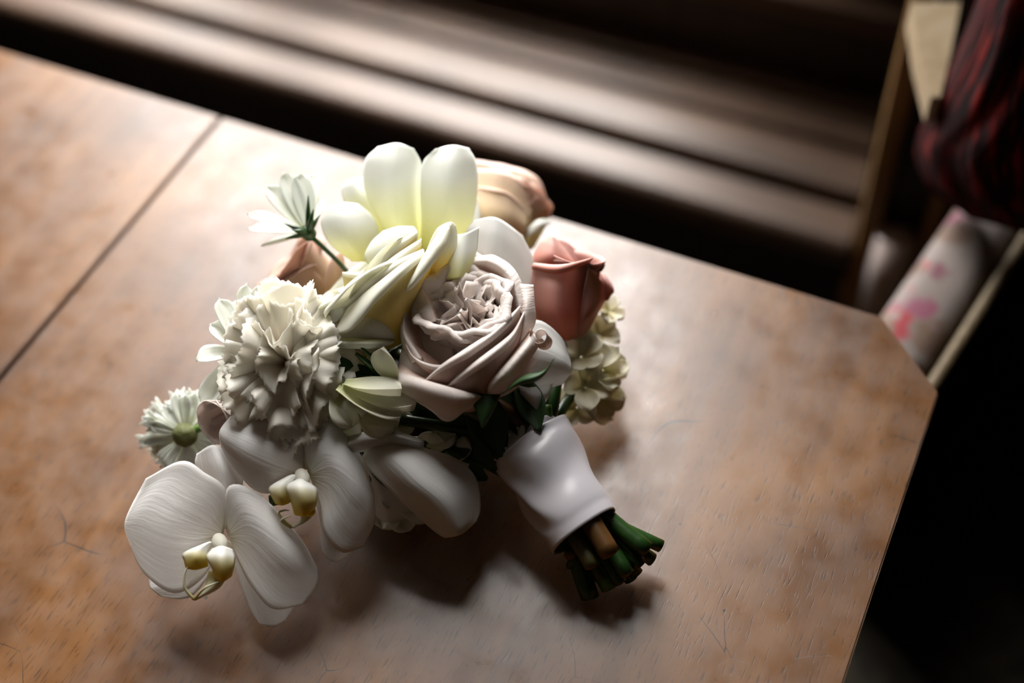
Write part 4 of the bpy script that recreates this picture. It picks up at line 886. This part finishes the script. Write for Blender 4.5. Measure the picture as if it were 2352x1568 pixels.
f = hydrangea('hydrangea', 'cream hydrangea head on the table beside the coral rose', (1360, 870), 0.026, [
    (1330, 850, 6, 1425, 812, 2, 46, 0, 0.8, 0.5), (1330, 870, 8, 1438, 868, 0, 46, 0, 0.8, 0.4), (1320, 890, 6, 1428, 928, -4, 42, 0, 0.8, 0.5), (1310, 880, 8, 1395, 968, -2, 44, 0.2, 0.5, 0.7)], mat='cream_hydrangea')
florets(f, 0.028, (1360, 870), [(1335, 820, 8, 56, 0.1, 0.5, 0.8), (1385, 850, 4, 56, 0.3, 0.5, 0.8), (1345, 890, 10, 56, 0, 0.4, 0.9), (1385, 915, 0, 54, 0.3, 0.3, 0.9), (1325, 935, 4, 54, -0.1, 0.2, 0.9), (1375, 770, -6, 50, 0.3, 0.6, 0.6), (1398, 715, -12, 40, 0.3, 0.5, 0.7)], MT['cream_hydrangea'], 5)
hydrangea('hydrangea', 'shaded hydrangea florets on the table under the orchids', (920, 1170), 0.018, [
    (900, 1160, 0, 880, 1215, 2, 34, 0, 0.5, 0.8), (905, 1160, 0, 940, 1220, 2, 34, 0, 0.5, 0.8), (900, 1150, 4, 870, 1150, 6, 30, 0, 0.6, 0.8), (910, 1150, 2, 985, 1195, 2, 30, 0, 0.5, 0.8), (890, 1120, 2, 900, 1170, 6, 30, 0, 0.6, 0.8)])
hydrangea('hydrangea', 'shaded hydrangea florets between the stems and the notched orchid', (1020, 1030), 0.04, [
    (990, 1040, 0, 1000, 990, 4, 34, 0, 0.5, 0.8), (1000, 1040, 0, 1085, 1040, 2, 40, 0, 0.6, 0.8), (1010, 1050, 0, 1070, 1085, 0, 34, 0, 0.5, 0.8), (980, 1020, 2, 1050, 1005, 4, 32, 0, 0.6, 0.8)])
# blush bud between the orchids
f = flower('blush_bud', 520, 960, 0.05, 'small blush rose bud low behind the carnation')
frb = frame((-0.5, -0.3, 0.7)); Ob = W(570, 930, dep(540, 950, 0.055) + 0.010)
for i in range(6):
    cup('petal', Ob, frb, i * 60 + 30, 0.026, 0.012, MT['blush'], f, a0=50, a1=4, roll=60, rs=0.82, seed=i, nu=11, nv=14)

# ------------------------------------------------------------------ leaves, stems and ribbon
for (x0_, y0_, z0_), (x1_, y1_, z1_), w_ in (((1150, 1050, 0.050), (1095, 900, 0.062), 0.010), ((1200, 1005, 0.050), (1165, 870, 0.060), 0.010), ((1140, 1080, 0.040), (985, 930, 0.045), 0.010),
                                           ((1120, 1100, 0.028), (985, 1030, 0.035), 0.009), ((1240, 990, 0.056), (1200, 870, 0.062), 0.007), ((1180, 1030, 0.046), (1130, 930, 0.055), 0.009)):
    strap('leaf', PZ(x0_, y0_, z0_), PZ(x1_, y1_, z1_), w_, MT['leaf'], bq, cup=0.3, base=0.1, peak=0.5, nu=9, nv=15)
R = random.Random(33)
for i in range(95):  # hidden filler leaves, added to stop window light passing under the flowers
    if i < 62: cx_, cy_, rx_, ry_, zt = 980, 820, 190, 150, 0.048
    elif i < 80: cx_, cy_, rx_, ry_, zt = 860, 1010, 150, 70, 0.030
    else: cx_, cy_, rx_, ry_, zt = 1130, 980, 70, 70, 0.030
    a = R.uniform(0, 6.28); q = math.sqrt(R.random())
    p_ = PZ(cx_ + rx_ * q * math.cos(a), cy_ + ry_ * q * math.sin(a), R.uniform(0.008, zt))
    dr = np.array([-0.55 + R.uniform(-0.6, 0.6), 0.35 + R.uniform(-0.6, 0.6), R.uniform(-0.25, 0.35)]); dr /= np.linalg.norm(dr)
    L_ = R.uniform(0.030, 0.046)
    A_, B_ = p_ - dr * L_ / 2, p_ + dr * L_ / 2
    for q_ in (A_, B_): q_[2] = max(q_[2], 0.004)
    strap('leaf', A_, B_, R.uniform(0.007, 0.011), MT['leaf'], bq, face=(R.uniform(-0.5, 0.5), 0.6 + R.uniform(-0.5, 0.5), R.uniform(0.0, 0.8)), cup=0.2, bend=R.uniform(-0.1, 0.1), base=0.1, peak=0.45, nu=7, nv=9)
# handle axis
HA = PZ(1222, 1020, 0.036); HB = PZ(1345, 1225, 0.028)
hax = (HB - HA) / np.linalg.norm(HB - HA)
hs = np.cross(hax, [0, 0, 1.0]); hs /= np.linalg.norm(hs); hu = np.cross(hs, hax)
R = random.Random(12)
# (end px, end py, height, radius mm, material)
ends = [(1355, 1372, 0.006, 4.6, 'green'), (1362, 1300, 0.026, 4.0, 'olive_stem'), (1402, 1272, 0.034, 5.0, 'brown_stem'), (1486, 1262, 0.026, 4.4, 'green'), (1518, 1254, 0.020, 3.2, 'green'),
        (1440, 1318, 0.020, 4.0, 'green'), (1470, 1298, 0.018, 4.2, 'green'), (1425, 1338, 0.012, 3.4, 'green'), (1498, 1285, 0.012, 3.4, 'green'), (1400, 1352, 0.007, 4.0, 'bright_green'), (1462, 1318, 0.008, 3.6, 'green'),
        (1382, 1330, 0.010, 3.4, 'olive_stem'), (1450, 1330, 0.005, 3.6, 'green')]
tops = [(700, 1000, 0.05), (1000, 900, 0.07), (1085, 900, 0.06), (1290, 780, 0.045), (1240, 880, 0.05), (960, 620, 0.07), (1150, 560, 0.05), (900, 960, 0.06), (1330, 880, 0.025), (850, 1060, 0.04), (1180, 700, 0.06), (780, 720, 0.05), (620, 1150, 0.035)]
for i, ((ex, ey, ez, r_, m_), tp) in enumerate(zip(ends, tops)):
    e_ = PZ(ex, ey, ez)
    off = e_ - HB; a = off @ hs; b_ = off @ hu
    q = min(1.0, 0.0125 / max(1e-6, math.hypot(a, b_)))
    pB = HB - hax * 0.004 + hs * a * q + hu * b_ * q
    pA = HA + hs * a * q * 0.8 + hu * b_ * q * 0.8
    st = tube('stem', [PZ(*tp), PZ(*tp) * 0.35 + pA * 0.65 + np.array([0, 0, 0.004]), pA, (pA + pB) / 2, pB, e_], [r_ / 1000 * 0.8] * 2 + [r_ / 1000] * 4, MT[m_], bq, n=14, res=26, jag=0.25)
    dv = (e_ - pB) / np.linalg.norm(e_ - pB)
    blob('cut_end', e_ - dv * 0.0004, dv, 0.0012, r_ / 1000 * 0.92, MT['cut'], st, n=14, m=6, lump=0.06, seed=i)
# nodes on the foremost stem
nd = W(1312, 1272, dep(1312, 1272, 0.018))
blob('stem_node', nd, IT + IU * 0.3 - IR * 0.5, 0.0045, 0.0032, MT['cut'], bq, lump=0.08)
blob('stem_node', W(1322, 1290, dep(1322, 1290, 0.014)), hax, 0.003, 0.0052, MT['green'], bq, lump=0.03)
# side stems above the ribbon
for k, (p0, p1, p2, r_, m_) in enumerate((((1258, 930, 0.05), (1262, 985, 0.045), (1262, 1050, 0.036), 2.0, 'bright_green'), ((1190, 890, 0.06), (1215, 960, 0.05), (1240, 1040, 0.04), 3.2, 'green'), ((1120, 1000, 0.045), (1170, 1045, 0.042), (1220, 1090, 0.036), 3.0, 'green'), ((1050, 1030, 0.03), (1130, 1070, 0.032), (1200, 1110, 0.03), 3.0, 'green'))):
    tube('side_stem', [PZ(*p0), PZ(*p1), PZ(*p2)], r_ / 1000, MT[m_], bq, n=10)

# satin ribbon: two overlapping wraps with diagonal folds
def wrap(name, s0, s1, rad0, rad1, skew, seed, lab=None, nn=72, mm=34, extra=0.0):
    V, UV = [], []
    Lh = np.linalg.norm(HB - HA)
    for i in range(mm):
        s = i / (mm - 1)
        for k in range(nn):
            a = 2 * math.pi * k / nn
            t_ = s0 + (s1 - s0) * s + skew * math.cos(a - 0.6) * (1 - 0.3 * s)
            r = rad0 + (rad1 - rad0) * s
            q_ = math.sin(4.6 * s + 2.6 * math.cos(a + seed) - 1.2 * math.sin(2 * a) + seed)
            g = 0.0013 * (1 - 2.0 * abs(q_) ** 1.4) * math.sin(math.pi * min(1, s * 1.15)) ** 0.5
            g += 0.0004 * math.sin(13 * s - 3.1 * math.sin(a + 0.4) + 2 * seed) * math.sin(math.pi * s)
            el = 1.0 - 0.10 * math.sin(a) ** 2
            if s < 0.12: r += 0.0006 * math.sin(5 * a + seed)
            V.append(HA + hax * (t_ * Lh) + (hs * math.cos(a) + hu * math.sin(a) * el) * (r + g + extra)); UV.append((k / nn, s))
    F = [(i * nn + k, i * nn + (k + 1) % nn, (i + 1) * nn + (k + 1) % nn, (i + 1) * nn + k) for i in range(mm - 1) for k in range(nn)]
    o = solid(link(name, V, F, MT['satin'], rib, uv=UV), 0.0005)
    if lab: o['label'] = lab
    return o
rib = empty('ribbon', tuple((HA + HB) / 2), bq); rib['label'] = 'white satin ribbon wrapped round the stems'
wrap('ribbon_wrap', -0.02, 0.98, 0.0212, 0.0178, 0.06, 0.7)
wrap('ribbon_wrap', -0.10, 0.40, 0.0200, 0.0195, -0.05, 2.2, extra=-0.0030)
